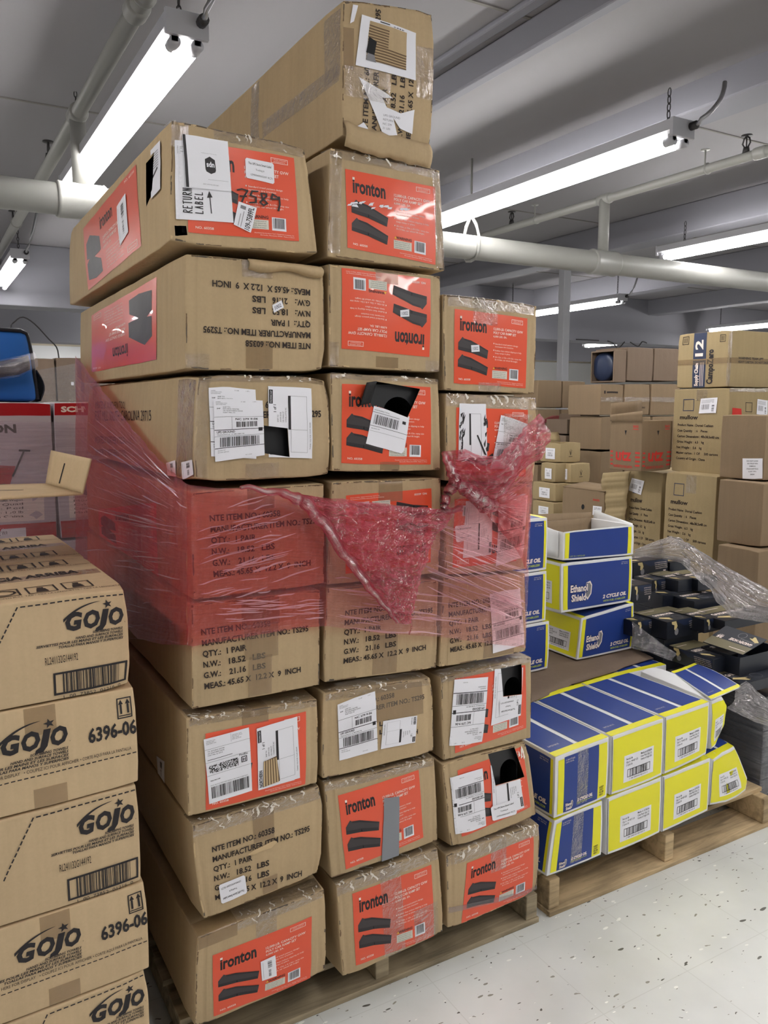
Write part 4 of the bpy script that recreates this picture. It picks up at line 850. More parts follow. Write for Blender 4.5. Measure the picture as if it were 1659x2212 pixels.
# ------------------------------------------------------------------ towel cartons at the left
def gojo_logo(d, xr, yb, w, h):
    """logo with its right end at xr and baseline yb"""
    x0 = xr - w
    for t, a, b, hh in (('G', .00, .30, .80), ('O', .29, .57, .62), ('J', .55, .74, .86), ('O', .72, 1.0, .80)):
        vs, fs, wd_ = glyphs(t, .045, .22)
    d.T(x0, yb, h * .62, 'G', BLACKP, 2, bold=.05, ital=.2, w=w * .30); d.T(x0 + w * .31, yb, h * .62, 'O', BLACKP, 2, bold=.05, ital=.2, w=w * .29)
    d.P([(x0 + w * .66, yb + h * .60), (x0 + w * .77, yb + h * .60), (x0 + w * .70, yb + h * .02), (x0 + w * .63, yb - h * .16), (x0 + w * .50, yb - h * .19), (x0 + w * .52, yb - h * .06), (x0 + w * .59, yb + h * .02)], BLACKP, 2)
    d.T(x0 + w * .75, yb, h * .62, 'O', BLACKP, 2, bold=.05, ital=.2, w=w * .27)
    cx, cy = x0 + w * .75, yb + h * .78; pts = []
    for i in range(10): r = h * (.17 if i % 2 == 0 else .07); t = math.pi / 2 + .2 - i * math.pi / 5; pts.append((cx + r * math.cos(t) * 1.1, cy + r * math.sin(t)))
    d.P(pts, BLACKP, 2)
    up = []; lo = []
    for i in range(13):
        t = i / 12; x = x0 - w * .03 + w * .66 * t; y = yb + h * (.42 + .50 * (1 - (1 - t) ** 2.2)); up.append((x, y)); lo.append((x, y - h * .11 * (1 - t) ** .7))
    d.P(up + lo[::-1][1:-1] + [lo[0]], BLACKP, 2)
def dash(d, a, b, n, w):
    a = Vector(a); b = Vector(b)
    for i in range(n): d.S([tuple(a.lerp(b, i / n)), tuple(a.lerp(b, (i + .55) / n))], w, BLACKP, 2)
GW, GH = .40, .205
TXL = ('SCRUBBING TOWELS', 'HAND AND SURFACE TOWELS', 'SERVIETTES POUR LES MAINS ET LES SURFACES', 'TOALLAS PARA MANOS Y SUPERFICIES')
def gA():
    A = GW / GH; d = Design(A); u = 1 / GH; X = lambda x: A - x * u; Y = lambda y: 1 - y * u
    dash(d, (X(.002), Y(.009)), (X(.20), Y(.010)), 15, .013); dash(d, (X(.20), Y(.010)), (X(.26), Y(.12)), 11, .013)
    gojo_logo(d, X(.009), Y(.069), .108 * u, .055 * u); d.T(X(.006), Y(.069), .012, 'R', BLACKP)
    for k, t in enumerate(TXL): d.T(X(.010), Y(.082 + k * .0068), .024, t, BLACKP, 2, al='r', bold=.03, ital=.25, w=(.058, .09, .162, .122)[k] * u)
    d.T(X(.158), Y(.131), .075, 'RL241132G144192', INK, w=.06 * u)
    d.frame(X(.145), Y(.196), X(.004), Y(.150), .02, BLACKP); d.B(X(.128), Y(.194), X(.02), Y(.152), BLACKP, 2, 34, 11); d.T(X(.128), Y(.2055), .035, '1  00  73852  01216  0', BLACKP, w=.112 * u); return d
def gB():
    A = GW / GH; d = Design(A); u = 1 / GH; X = lambda x: A - x * u; Y = lambda y: 1 - y * u
    gojo_logo(d, X(.135), Y(.083), .118 * u, .058 * u); d.T(X(.130), Y(.083), .012, 'R', BLACKP)
    for k, t in enumerate(TXL): d.T(X(.133), Y(.097 + k * .0072), .026, t, BLACKP, 2, al='r', bold=.03, ital=.25, w=(.07, .105, .19, .145)[k] * u)
    d.frame(X(.036), Y(.060), X(.006), Y(.016), .012, BLACKP)
    for c in (.028, .014): d.R(X(c + .002), Y(.050), X(c - .002), Y(.03), BLACKP, 2, (1, 1)); d.P([(X(c + .005), Y(.030)), (X(c - .005), Y(.030)), (X(c), Y(.020))], BLACKP)
    d.R(X(.033), Y(.055), X(.009), Y(.053), BLACKP, 2, (2, 1)); d.T(X(.094), Y(.096), .145, '6396-06', BLACKP, bold=.03, w=.095 * u)
    d.T(X(.30), Y(.129), .034, 'CUT HERE FOR DISPLAY', BLACKP, w=.078 * u); d.T(X(.215), Y(.129), .034, '\u2022 COUPEZ ICI POUR AFFICHER', BLACKP, w=.10 * u); d.T(X(.112), Y(.129), .034, '\u2022 CORTE AQU\u00cd PARA LA PANTALLA', BLACKP, w=.10 * u)
    dash(d, (X(.003), Y(.137)), (X(.30), Y(.139)), 26, .011); return d
GA, GB = gA(), gB()
def icons(d, x, y):
    for k in range(3): d.frame(x + k * .17, y, x + k * .17 + .14, y + .16, .01, INK)
    for i in range(12): t = i * math.pi / 6; d.S([(x + .07 + .05 * math.cos(t), y + .08 + .05 * math.sin(t)), (x + .07 + .05 * math.cos(t + .5), y + .08 + .05 * math.sin(t + .5))], .012, INK)
    for k in (1, 2): d.P([(x + k * .17 + .04, y + .03), (x + k * .17 + .1, y + .03), (x + k * .17 + .09, y + .1), (x + k * .17 + .05, y + .1)], INK); d.R(x + k * .17 + .055, y + .105, x + k * .17 + .085, y + .135, INK)
    d.T(x, y - .05, .025, 'TO OPEN PULL TAB / TIRE LA LANGUETTE / TIRE LA LENG\u00dcETA', INK, w=.6)
def gtop():
    d = Design(1.0); icons(d, .40, .12); d.T(.28, .58, .07, 'THIS SIDE UP', INK, bold=.04, w=.22); d.T(.36, .50, .085, 'HACIA ARRIBA', INK, bold=.04, w=.52); icons(d, .40, .78); return d
GT = gtop(); GG = 'towel cartons of the left stack'
gz = [1.139, .935, .728, .512, .312, .110]
glab = ('topmost towel carton of the left stack, its taped top with up arrows text showing', 'towel carton below the topmost one at the left, marked 6396-06 by big logo', 'middle towel carton of the left stack, framed barcode under a cut line', 'towel carton second from the floor at the left, marked 6396-06', 'lowest towel carton of the left stack, cut off by the photo edge')
for k in range(5):
    xr = -.117 + .002 * k + (-.004 if k % 2 == 0 else .002); zt, zb = gz[k] - .001, gz[k + 1] + .001
    g = Carton('towel_carton', glab[k], 'carton', [(xr - GW, -.018, zt - .004), (xr, 0, zt), (xr + .002, 0, zb), (xr - GW, -.018, zb - .003)], (-.012, .40, 0), KRG, seed=60 + k, group=GG, crush=.012, bulge=.003, amp=.0012, part='carton_body')
    g.decal('printed_front', GA if k % 2 == 0 else GB, ab=[(0, 1), (1, 1), (1, 0), (0, 0)])
    if k % 2: g.tape('F', .48, .72, .62, .99, TAPEB); g.tape('F', .50, .01, .65, .20, TAPEB)
    if k == 0:
        g.decal('printed_top', GT, 'T', ab=[(0, 1), (1, 1), (1, 0), (0, 0)]); g.tape('T', .0, .44, .98, .56, TAPEC)
    g2 = Carton('towel_carton', 'second-row towel carton behind the left towel stack' if k else 'topmost towel carton of the second row, behind the front left stack', 'carton', [(xr - GW - .01, .39, zt - .004), (xr - .01, .403, zt), (xr - .01, .403, zb), (xr - GW - .01, .39, zb)], (-.012, .39, 0), KRG, seed=70 + k, group=GG, n=(5, 4, 5), amp=.001)
    if k == 0: g2.decal('printed_top', GT, 'T', ab=[(0, 1), (1, 1), (1, 0), (0, 0)]); g2.tape('T', .0, .44, .98, .56, TAPEC)
# open carton with flaps standing on the towel cartons
t = Carton('open_carton', 'open tan carton with slotted flaps sticking out above the towel cartons', 'carton', [(-.74, .25, 1.30), (-.40, .25, 1.30), (-.40, .25, 1.14), (-.74, .25, 1.14)], (0, .36, 0), KRG, seed=80, openbox=True, n=(5, 4, 5), amp=.0005)
z1 = 1.30; F0 = onY(178, 1067, .30); F1 = onY(100, 1046, .46)
def flap(name, q, slit=None):
    mb = MB(); q = [Vector(a) for a in q]
    mb.grid(lambda a, b: q[3].lerp(q[2], a).lerp(q[0].lerp(q[1], a), b), 8, 8, KRG); o = mb.build(name, t.o, solid=.005)
    n = (q[1] - q[0]).cross(q[3] - q[0]).normalized()
    if n.dot(CAM - q[0]) < 0: n = -n
    if slit:
        mb = MB(); f = lambda a, b: q[3].lerp(q[2], a).lerp(q[0].lerp(q[1], a), b) + n * .0031
        s0, s1 = Vector(slit[0]), Vector(slit[1]); e = (s1 - s0).normalized(); w = Vector((-e.y, e.x)) * .016
        mb.add([f(*(s0 - w)), f(*(s0 + w)), f(*(s1 + w)), f(*(s1 - w))], [(0, 1, 2, 3)], DARK); sl = mb.build('slot', o)
A0 = Vector((-.40, .25, 1.30)); A1 = Vector((-.40, .61, 1.30))
flap('side_flap', [A1, F1, F0, A0], ((.1, .55), (.62, .45)))
flap('tuck_flap', [onY(112, 973, .46), onY(197, 991, .30), F0, F1], ((.42, .72), (.38, .12)))

# ------------------------------------------------------------------ yellow and blue cartons
def oil_label(d, x0, y0, x1, y1):
    d.R(x0, y0, x1, y1, WHITE, 2, (4, 4)); w = x1 - x0; h = y1 - y0
    for k, t_ in enumerate(('Part #: 38', 'Qty: 6 - 90-427-123', '2 Cycle Oil')): d.T(x0 + w * .07, y1 - h * (.18 + k * .11), h * .07, t_, BLACKP, 3, w=w * (.2, .38, .2)[k], bold=.01)
    for k, t_ in enumerate(('Made in 5/30/24', 'Case Pack Qty: 12', 'Country of Origin: USA')): d.T(x0 + w * .55, y1 - h * (.14 + k * .11), h * .07, t_, BLACKP, 3, w=w * .38, bold=.01)
    d.frame(x0 + w * .12, y0 + h * .16, x0 + w * .88, y0 + h * .46, h * .02, BLACKP, 3); d.B(x0 + w * .2, y0 + h * .17, x0 + w * .8, y0 + h * .45, BLACKP, 3, 24, 5); d.T(x0 + w * .2, y0 + h * .06, h * .06, '1 08 54010 42103 0', BLACKP, 3, w=w * .6)
def end_yel():
    d = Design(1.22); d.R(.035, .045, 1.185, .945, YEL, 1); oil_label(d, .28, .14, .98, .60); d.R(0, 0, .012, 1, BLACKP, 2, (1, 4)); return d
EY = end_yel()
def eth_logo(d, x, y, s_):
    d.P([(x + .98 * s_, y + .95 * s_), (x + 1.22 * s_, y + 1.02 * s_), (x + 1.34 * s_, y + .78 * s_), (x + 1.30 * s_, y + .30 * s_), (x + 1.08 * s_, y - .02 * s_), (x + .86 * s_, y + .25 * s_)], WPRINT, 2)
    d.P([(x + 1.0 * s_, y + .86 * s_), (x + 1.18 * s_, y + .93 * s_), (x + 1.28 * s_, y + .76 * s_), (x + 1.24 * s_, y + .34 * s_), (x + 1.08 * s_, y + .1 * s_), (x + .92 * s_, y + .30 * s_)], GREYP, 3)
    d.T(x - .02 * s_, y + .50 * s_, .40 * s_, 'Ethanol', BLUED, 4, bold=.10, w=1.10 * s_); d.T(x + .04 * s_, y - .01 * s_, .40 * s_, 'Shield', BLUED, 4, bold=.10, w=.94 * s_)
    d.T(x, y + .51 * s_, .38 * s_, 'Ethanol', WPRINT, 5, bold=.035, w=1.06 * s_); d.T(x + .06 * s_, y, .38 * s_, 'Shield', WPRINT, 5, bold=.035, w=.90 * s_)
def long_blue():
    d = Design(1.72); d.R(.04, .045, .14, .95, YEL, 1); d.R(.14, .045, 1.64, .95, BLUE, 1); d.R(1.64, .045, 1.69, .95, YEL, 1)
    eth_logo(d, .20, .20, .38); d.T(.98, .17, .075, '2 CYCLE OIL', WPRINT, bold=.05, ital=.2, w=.60); d.T(1.0, .09, .04, 'WITH FUEL STABILIZER', LGRN, bold=.02, ital=.2, w=.56)
    d.T(1.60, .89, .02, '12 BOTTLES / 12.8 FL OZ', WPRINT, al='r', w=.17); d.T(1.60, .855, .02, 'EA. 378 ML', WPRINT, al='r', w=.17); return d
LB = long_blue()
def long_plain():
    d = Design(2.2); d.R(.05, .06, .17, .95, YEL, 1); d.R(.17, .06, 2.0, .95, BLUE, 1); d.R(2.0, .06, 2.12, .95, YEL, 1); d.T(.20, .10, .05, 'LOT D-110723-09', LGRN, w=.45); return d
LP = long_plain()
def end_blue():
    d = Design(1.22); d.R(.06, .04, .19, .93, YEL, 1); d.R(.19, .04, .98, .95, BLUE, 1); d.R(.98, .04, 1.18, .94, YEL, 1)
    d.T(.22, .88, .026, '12 BOTTLES', WPRINT, w=.2); d.T(.22, .845, .022, '12.8 FL OZ EA.', WPRINT, w=.18); eth_logo(d, .23, .07, .13); d.T(.50, .14, .05, '2 CYCLE OIL', WPRINT, bold=.05, ital=.2, w=.36); d.R(.5, .11, .86, .118, LGRN, 2, (3, 1))
    for k in range(4): d.T(1.02, .20 - k * .042, .034, ('KEEP', 'AWAY', 'FROM', 'HEAT')[k], BLACKP, bold=.02, w=.10)
    return d
EB = end_blue()
def oil_top():
    d = Design(.62); d.R(0, .0, .62, .075, YEL, 1); d.R(0, .925, .62, 1, YEL, 1); d.R(.015, .075, .285, .925, BLUE, 1); d.R(.335, .075, .605, .925, BLUE, 1); d.T(.06, .14, .02, '12 BOTTLES 12.8 FL OZ', WPRINT, w=.12); return d
OT = oil_top(); OG = 'yellow and blue oil cartons'
def oil(label, quad, depth, seed, front='end', side=None, top=True, **kw):
    kw.setdefault('amp', .0008); kw.setdefault('crush', .005)
    b = Carton('oil_carton', label, 'carton', quad, depth, WBOX, r=.002, bulge=.002, seed=seed, group=OG, n=(8, 7, 9), **kw)
    U = [(0, 1), (1, 1), (1, 0), (0, 0)]
    if front: b.decal('printed_front', {'end': EY, 'blue': EB, 'long': LB, 'plain': LP}[front], ab=U)
    if side: b.decal('printed_side', {'end': EY, 'long': LB}[side], 'L', ab=U)
    if top == 'x':
        b.decal('printed_top', OT, 'T', ab=[(0, 0), (0, 1), (1, 1), (1, 0)])
    elif top: b.decal('printed_top', OT, 'T', ab=U)
    return b
D = (0, .37, 0)
A1 = oil('blue fronted oil carton of the upper layer beside the tall stack', pc([(1199.4, 1634.6), (1316.7, 1590.8), (1312, 1722), (1196, 1771)], .05), D, 1, 'blue', 'long'); A1.tape('F', .40, .08, .60, .96, TAPEC)
A2 = oil('blue fronted oil carton of the bottom layer beside the tall stack', pc([(1196, 1772), (1302.6, 1728), (1301, 1847), (1179, 1896)], .05), D, 2, 'blue', 'long'); A2.tape('F', .40, .08, .60, .96, TAPEC)
oil('yellow ended oil carton of the upper layer, second from the tall stack', pc([(1321, 1591), (1434.5, 1550), (1431, 1676), (1317, 1720.6)], .05), D, 3)
oil('yellow ended oil carton of the upper layer, third from the tall stack', pc([(1436, 1549.5), (1533.5, 1515.7), (1528, 1630), (1432, 1675)], .05), D, 4)
U3 = oil('crushed oil carton at the far end of the upper layer, its lid bent outwards', pc([(1537, 1512), (1574, 1499), (1561, 1590), (1532, 1629)], .07), (0.02, .33, .0), 5, crush=.025, amp=.004, top=False)
oil('yellow ended oil carton of the bottom layer, second from the tall stack', pc([(1310.5, 1723.7), (1430.5, 1678.4), (1426, 1800), (1309, 1850)], .05), D, 6)
oil('yellow ended oil carton of the bottom layer, third from the tall stack', pc([(1432, 1678), (1535.5, 1636), (1529, 1752), (1428, 1799)], .05), D, 7)
oil('dented yellow ended oil carton at the far end of the bottom layer', pc([(1537, 1634.6), (1592, 1609.6), (1621.7, 1709.7), (1533, 1749)], .05), D, 8, crush=.03, amp=.004)
zt = U3.c[(0, 1, 0)].z + .002; mb = MB(); k0 = [onZ(1536, 1514, zt), onZ(1601, 1484, zt - .012), onZ(1500, 1437, zt), onZ(1450, 1452, zt)]
k0[0].z += .004
def lidf(a, b, o=0): return k0[0].lerp(k0[1], a).lerp(k0[3].lerp(k0[2], a), b) + Vector((0, 0, .012 * a * a * math.sin(b * 2.6) + o))
mb.grid(lidf, 10, 10, WBOX); mb.build('bent_lid', U3.o, solid=.004)
mb = MB(); OT.emit(mb, lambda x, y, o: lidf(x, y, .0026 + o)); mb.build('printed_top', U3.o)
for j, lab in ((0, 'upper'), (1, 'bottom')):
    for i in range(4):
        x = 1.03 + .238 * i; z = .505 - .19 * j
        oil('second row oil carton, %s layer, %s' % (lab, ('nearest the tall stack', 'second from the tall stack', 'third from the tall stack', 'farthest from the tall stack')[i]), [(x, .445, z), (x + .234, .445, z), (x + .234, .445, z - .186), (x, .445, z - .186)], (0, .37, 0), 20 + i + 4 * j, None, None, j == 0)
# kraft sheet below the upper cartons
sh = thing('cardboard_sheet', 'brown cardboard slip sheet between the oil carton layers', 'sheet', (1.5, .8, .52)); mb = MB()
fe = [(1080, 1540), (1120, 1522), (1160, 1506), (1222, 1483), (1236, 1472), (1270, 1462), (1330, 1444), (1350, 1434), (1412, 1417)]
fe = [onZ(x, y, .522) for x, y in fe]
def shf(a, b):
    i = min(len(fe) - 2, int(a * (len(fe) - 1))); p = fe[i].lerp(fe[i + 1], a * (len(fe) - 1) - i)
    return p.lerp(Vector((p.x, 1.05, .522)), b) + Vector((0, 0, .006 * noise.noise(Vector((p.x * 8, b, 2))) * (1 - b) - .010 * max(0, 1 - b * 8)))
mb.grid(shf, 32, 14, KRD); mb.build('kraft_sheet', sh, solid=.004)
def uq(x0, x1, y, z0, z1): return [(x0, y, z1), (x1, y, z1), (x1, y, z0), (x0, y, z0)]
SD = (0, .235, 0)
X = onY(1189, 1400, .58).x; zz = [.530, .715, .905, 1.092]; zz = [onY(1189, y, .58).z for y in (1453, 1340, 1231, 1116)]; zz[0] = max(zz[0], .527)
lb = ('lowest', 'middle', 'topmost')
for i in range(3):
    xr = onY((1189, 1180.5, 1180)[i], 1300, .58).x
    oil('oil carton of the stack half hidden by the tall stack, %s of three' % lb[i], uq(xr - .36, xr, .58, zz[i] + .001, zz[i + 1] - .001), SD, 30 + i, 'long', None, 'x')
q = pc([(1256, 1335), (1371, 1300.5), (1366, 1401), (1245, 1440)], .60); q[2].z = max(q[2].z, .528); q[3].z = max(q[3].z, .528)
oil('lowest oil carton of the freestanding stack of three on the cardboard sheet', q, SD, 34, 'long', 'end', 'x')
oil('middle oil carton of the freestanding stack of three on the cardboard sheet', pc([(1212, 1217), (1367.6, 1201), (1364, 1299), (1211, 1325)], .60), SD, 35, 'long', 'end', 'x')
q = pc([(1217, 1148), (1371.8, 1133), (1368.5, 1199), (1214, 1212)], .60)
b = oil('open topped oil carton on top of the freestanding stack of three', q, SD, 36, 'plain', None, False, openbox=True)
x0, x1 = q[0].x, q[1].x; zt = (q[0].z + q[1].z) / 2
for nm, qd in (('back_flap', [(x0, .838, zt + .035), (x1, .838, zt + .02), (x1, .834, zt - .10), (x0, .834, zt - .10)]), ('inner_lining', [(x0 + .006, .829, zt), (x1 - .006, .829, zt), (x1 - .006, .829, zt - .1), (x0 + .006, .829, zt - .1)]), ('side_flap', [(x0 - .008, .62, zt - .002), (x0 - .008, .83, zt + .03), (x0 - .004, .83, zt - .1), (x0 - .004, .62, zt - .1)]), ('side_flap', [(x1 + .03, .64, zt - .005), (x1 + .01, .83, zt + .03), (x1 + .002, .83, zt - .03), (x1 + .002, .62, zt - .03)])):
    qd = [Vector(a) for a in qd]; mb = MB(); mb.grid(lambda a, c: qd[3].lerp(qd[2], a).lerp(qd[0].lerp(qd[1], a), c), 6, 4, KRB if nm != 'side_flap' else WBOX); mb.build(nm, b.o, solid=.003)
# ------------------------------------------------------------------ background piles
def qf(x0, x1, y, z0, z1): return [(x0, y, z1), (x1, y, z1), (x1, y, z0), (x0, y, z0)]
def corner(px, yt, yb, t, xl=None, xr=None, dx=None, dy=None):
    """world extents of an upright box whose near vertical edge is seen at px"""
    P = atT(px, yt, t); Q = onX(px, yb, P.x)
    y1 = onX(xl, (yt + yb) / 2, P.x).y if xl is not None else P.y + dy
    x1 = onY(xr, (yt + yb) / 2, P.y).x if xr is not None else P.x + dx
    return P.x, x1, P.y, y1, Q.z, P.z
def bgcarton(name, label, ext, body, seed, group=None, n=(4, 4, 4), **kw):
    x0, x1, y0, y1, z0, z1 = ext
    kw.setdefault('amp', .002); kw.setdefault('crush', .01); kw.setdefault('bulge', .004)
    return Carton(name, label, 'carton', qf(x0, x1, y0, z0, z1), (0, y1 - y0, 0), body, r=.004, seed=seed, group=group, n=n, **kw)
MG = 'big pale cartons at the right'
def mul_design():
    d = Design(.78); d.frame(.14, .74, .30, .885, .008, NAVY); d.T(.10, .64, .05, 'mullow', INK, bold=.03, w=.27)
    for k, t_ in enumerate(('Product Name : Dorsal Cushion', 'Case Quantity    : 6    Pieces', 'Carton Dimensions : 48x38.5x48 cm', 'Gross Weight :  6.5    kg', 'Net Weight :   5.6    kg', 'Master carton : 1 OF     500 cartons', 'Country of Origin : China')): d.T(.07, .555 - k * .068, .030, t_, INK, bold=.02, w=(.52, .44, .60, .40, .37, .60, .42)[k])
    return d
MUL = mul_design()
def shipst():
    d = Design(1.1); d.R(0, 0, 1.1, 1, WHITE, 1); d.B(.1, .25, .65, .6, GREYP, 2, 12, 4); d.B(.8, .12, .95, .55, BLACKP, 2, 9, 5, False)
    for k in range(5): d.R(.08, .68 + k * .05, .9, .695 + k * .05, GREYP, 2, (2, 1))
    return d
SHS = shipst(); UQ = [(0, 1), (1, 1), (1, 0), (0, 0)]
e = corner(1577, 838, 1028, 4.5, 1453, dx=.5); mu = bgcarton('pale_carton', 'big pale carton with shipping stickers on two sides, directly under the topmost taped box', e, KRM, 101, MG, n=(8, 8, 8))
mu.decal('printed_text', MUL, 'L', ab=UQ); mu.decal('shipping_label', SHS, 'L', px=[(1515, 861), (1551, 858.5), (1548, 892), (1511, 893)], off=.003); mu.decal('shipping_label', SHS, 'F', px=[(1635, 862), (1657, 865), (1655, 898), (1632, 895)], off=.003)
mu.decal('red_sticker', Design(1).R(0, 0, 1, 1, UTZR, 1), 'F', px=[(1581, 881), (1600, 883), (1600, 899), (1580, 898)], off=.003); d = Design(1); d.frame(0, 0, 1, 1, .06, INK); mu.decal('printed_mark', d, 'F', px=[(1610, 869), (1624, 870), (1623, 891), (1609, 890)])
mu.edge_tape(.0, .9, .02, .03, TAPEC); mu.tape('L', .42, .86, .62, .99, TAPEC)
e = corner(1549, 1029, 1222, 4.45, 1434, dx=.48); m2 = bgcarton('pale_carton', 'big pale carton with a text list, just above the bunched clear wrap', e, KRM, 102, MG, n=(8, 8, 8)); m2.decal('printed_text', MUL, 'L', ab=UQ); m2.tape('L', .42, .78, .62, .99, TAPEC)
bgcarton('pale_carton', 'pale carton beneath the one just above the bunched clear wrap', (e[0], e[1], e[2], e[3], .14, e[4] - .004), KRM, 103, MG)
e3 = corner(1431, 1021, 1215, 4.95, 1352, dx=.42); m3 = bgcarton('pale_carton', 'big pale carton behind the standing corrugated sheet, tilted sticker at its top', e3, KRM, 104, MG, n=(8, 8, 8)); m3.decal('printed_text', MUL, 'L', ab=UQ); m3.decal('shipping_label', SHS, 'L', px=[(1366, 1032), (1393, 1039), (1386, 1069), (1359, 1059)], off=.004)
bgcarton('pale_carton', 'pale carton below the one behind the corrugated sheet', (e3[0], e3[1], e3[2], e3[3], .14, e3[4] - .004), KRM, 105, MG)
x_ = e3[0] - .03; a = [onX(1363, 1018, x_), onX(1304, 1022, x_), onX(1297, 1135, x_ - .01), onX(1352, 1130, x_ - .01)]
o = thing('corrugated_sheet', 'fold-lined corrugated cardboard sheet standing against a pale carton', 'sheet', (a[3].x, a[3].y, a[3].z)); mb = MB()
mb.grid(lambda u, v: a[2].lerp(a[3], u).lerp(a[1].lerp(a[0], u), v) + Vector((-.012 * abs(math.sin(v * 9.4)) - .004 * abs(math.sin(v * 31)), 0, 0)), 6, 48, KRM); mb.build('corrugated_board', o, solid=.005)
e = corner(1578, 712, 836, 4.5, 1464, dx=.55); c12 = bgcarton('big_box', 'topmost taped box of the right pile, dark panel reading 12 in large figures', e, KRM, 106, None, n=(8, 8, 8))
d = Design(.95); d.R(.30, .52, .54, 1, NAVY, 1, (4, 4)); d.R(.30, .0, .54, .5, NAVY, 1, (4, 4)); c12.decal('printed_panel', d, 'L', ab=UQ)
d = Design(1); d.T(.1, .25, .58, '12', WPRINT, bold=.03, w=.62); c12.decal('printed_number', d, 'L', ab=upw([(.31, 1), (.57, 1), (.57, .52), (.31, .52)]), off=.0022)
d = Design(2.2); d.T(.05, .56, .28, 'Supply Chain', WPRINT, bold=.04, w=2.0)
for k in range(3): d.R(.05, .12 + k * .12, 2.1, .16 + k * .12, WPRINT, 1, (6, 1))
c12.decal('printed_text', d, 'L', ab=upw([(.32, .48), (.56, .48), (.56, .02), (.32, .02)]), off=.0022)
d = Design(4); d.T(.0, .05, .9, 'CampoZero', BLACKP, bold=.04, w=4); c12.decal('printed_text', d, 'L', ab=upw([(.585, .68), (.715, .68), (.715, .06), (.585, .06)]))
d = Design(1); d.frame(0, 0, 1, 1, .08, INK); [d.R(.25 + k * .2, .2, .33 + k * .2, .8, INK) for k in range(3)]; c12.decal('printed_mark', d, 'L', ab=[(.09, .95), (.22, .95), (.22, .80), (.09, .80)]); c12.decal('printed_mark', d, 'L', ab=[(.82, .93), (.92, .93), (.92, .80), (.82, .80)])
d = Design(4); d.T(.1, .60, .25, 'WARNING TEAM LIFT', BLACKP, bold=.05, w=2.6); d.T(.1, .2, .25, 'HEAVY CARTON  DO NOT DROP', BLACKP, bold=.05, w=3.2); c12.decal('printed_text', d, 'F', ab=[(.12, .56), (.75, .56), (.75, .40), (.12, .40)])
c12.tape('L', .0, .42, .99, .52, TAPEB, off=.003); c12.tape('F', .0, .42, .9, .52, TAPEB, off=.003); c12.tape('F', .0, .0, .03, 1, TAPEC); c12.tape('L', .97, .0, 1, 1, TAPEC)
# snack cartons with red print
UG = 'cartons with red print'
def utz():
    d = Design(.85); d.T(.18, .20, .25, 'utz', UTZR, 1, bold=.03, w=.42)
    for k in range(4): d.R(.70, .09 + k * .085, .82, .125 + k * .085, UTZR, 1, (1, 1)); d.R(.03, .09 + k * .085, .1, .125 + k * .085, UTZR, 1, (1, 1))
    d.T(.12, .05, .05, 'PLEASE RECYCLE THIS CARTON', UTZR, 1, w=.5, bold=.03); d.R(.62, .82, .76, .835, UTZR, 1, (1, 1)); d.T(.69, .86, .05, 'SNACKS', UTZR, 1, al='c', w=.14, bold=.03); d.P([(.40, .80), (.46, .80), (.43, .70)], DARK, 1); return d
UT = utz()
e = corner(1388, 908, 1020, 4.75, 1317, xr=1452); u1 = bgcarton('snack_carton', 'open carton with big red lettering on two sides, standing on pale cartons', e, KRB, 107, UG, n=(8, 8, 8), openbox=True); u1.decal('red_print', UT, 'L', ab=UQ); u1.decal('red_print', UT, 'F', ab=UQ)
x0, x1, y0, y1, z0, z1 = e
for nm, q in (('flap', [(x0 - .005, y0, z1 + .055), (x0 - .005, y1, z1 + .03), (x0, y1, z1 - .01), (x0, y0, z1 - .01)]), ('flap', [(x0, y1, z1 + .10), (x1, y1, z1 + .12), (x1, y1 - .005, z1 - .01), (x0, y1 - .005, z1 - .01)])):
    q = [Vector(v) for v in q]; mb = MB(); mb.grid(lambda a, b: q[3].lerp(q[2], a).lerp(q[0].lerp(q[1], a), b), 4, 3, KRB); mb.build(nm, u1.o, solid=.004)
d = Design(1); d.P([(0, .3), (.3, 1), (.9, .8), (1, .2), (.4, 0)], WHITE, 1)
e = corner(1306, 1062, 1150, 5.3, 1214, dx=.3); u2 = bgcarton('snack_carton', 'open carton with a round hand hole behind the open oil carton', e, KRB, 108, UG, n=(8, 8, 8), openbox=True)
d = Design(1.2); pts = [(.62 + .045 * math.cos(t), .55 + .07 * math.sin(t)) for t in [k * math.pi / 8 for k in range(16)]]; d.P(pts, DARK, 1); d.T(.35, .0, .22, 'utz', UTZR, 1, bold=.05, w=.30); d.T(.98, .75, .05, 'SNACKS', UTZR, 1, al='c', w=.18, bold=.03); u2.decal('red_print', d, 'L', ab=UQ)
d = Design(1); d.R(0, 0, 1, 1, WHITE, 1); d.T(.5, .6, .25, '27191', BLACKP, al='c', w=.7); d.B(.2, .15, .8, .4, BLACKP, 2, 10, 3); u2.decal('price_label', d, 'L', px=[(1282, 1092), (1301, 1094), (1300, 1114), (1281, 1112)], off=.003)
x0, x1, y0, y1, z0, z1 = e; bgcarton('snack_carton', 'carton carrying the one with the round hand hole', (x0, x1, y0, y1, .3, z0 - .003), KRB, 109, UG); bgcarton('snack_carton', 'lowest carton below the one with the round hand hole', (x0, x1, y0, y1, .0, .297), KRB, 110, UG)
q = [Vector(v) for v in ((x0, y0, z1), (x0, y1, z1), (x0 + .16, y1 - .05, z1 + .03), (x0 + .18, y0 + .05, z1 + .02))]; mb = MB(); mb.grid(lambda a, b: q[0].lerp(q[1], a).lerp(q[3].lerp(q[2], a), b), 4, 3, KRB); mb.build('flap', u2.o, solid=.004)
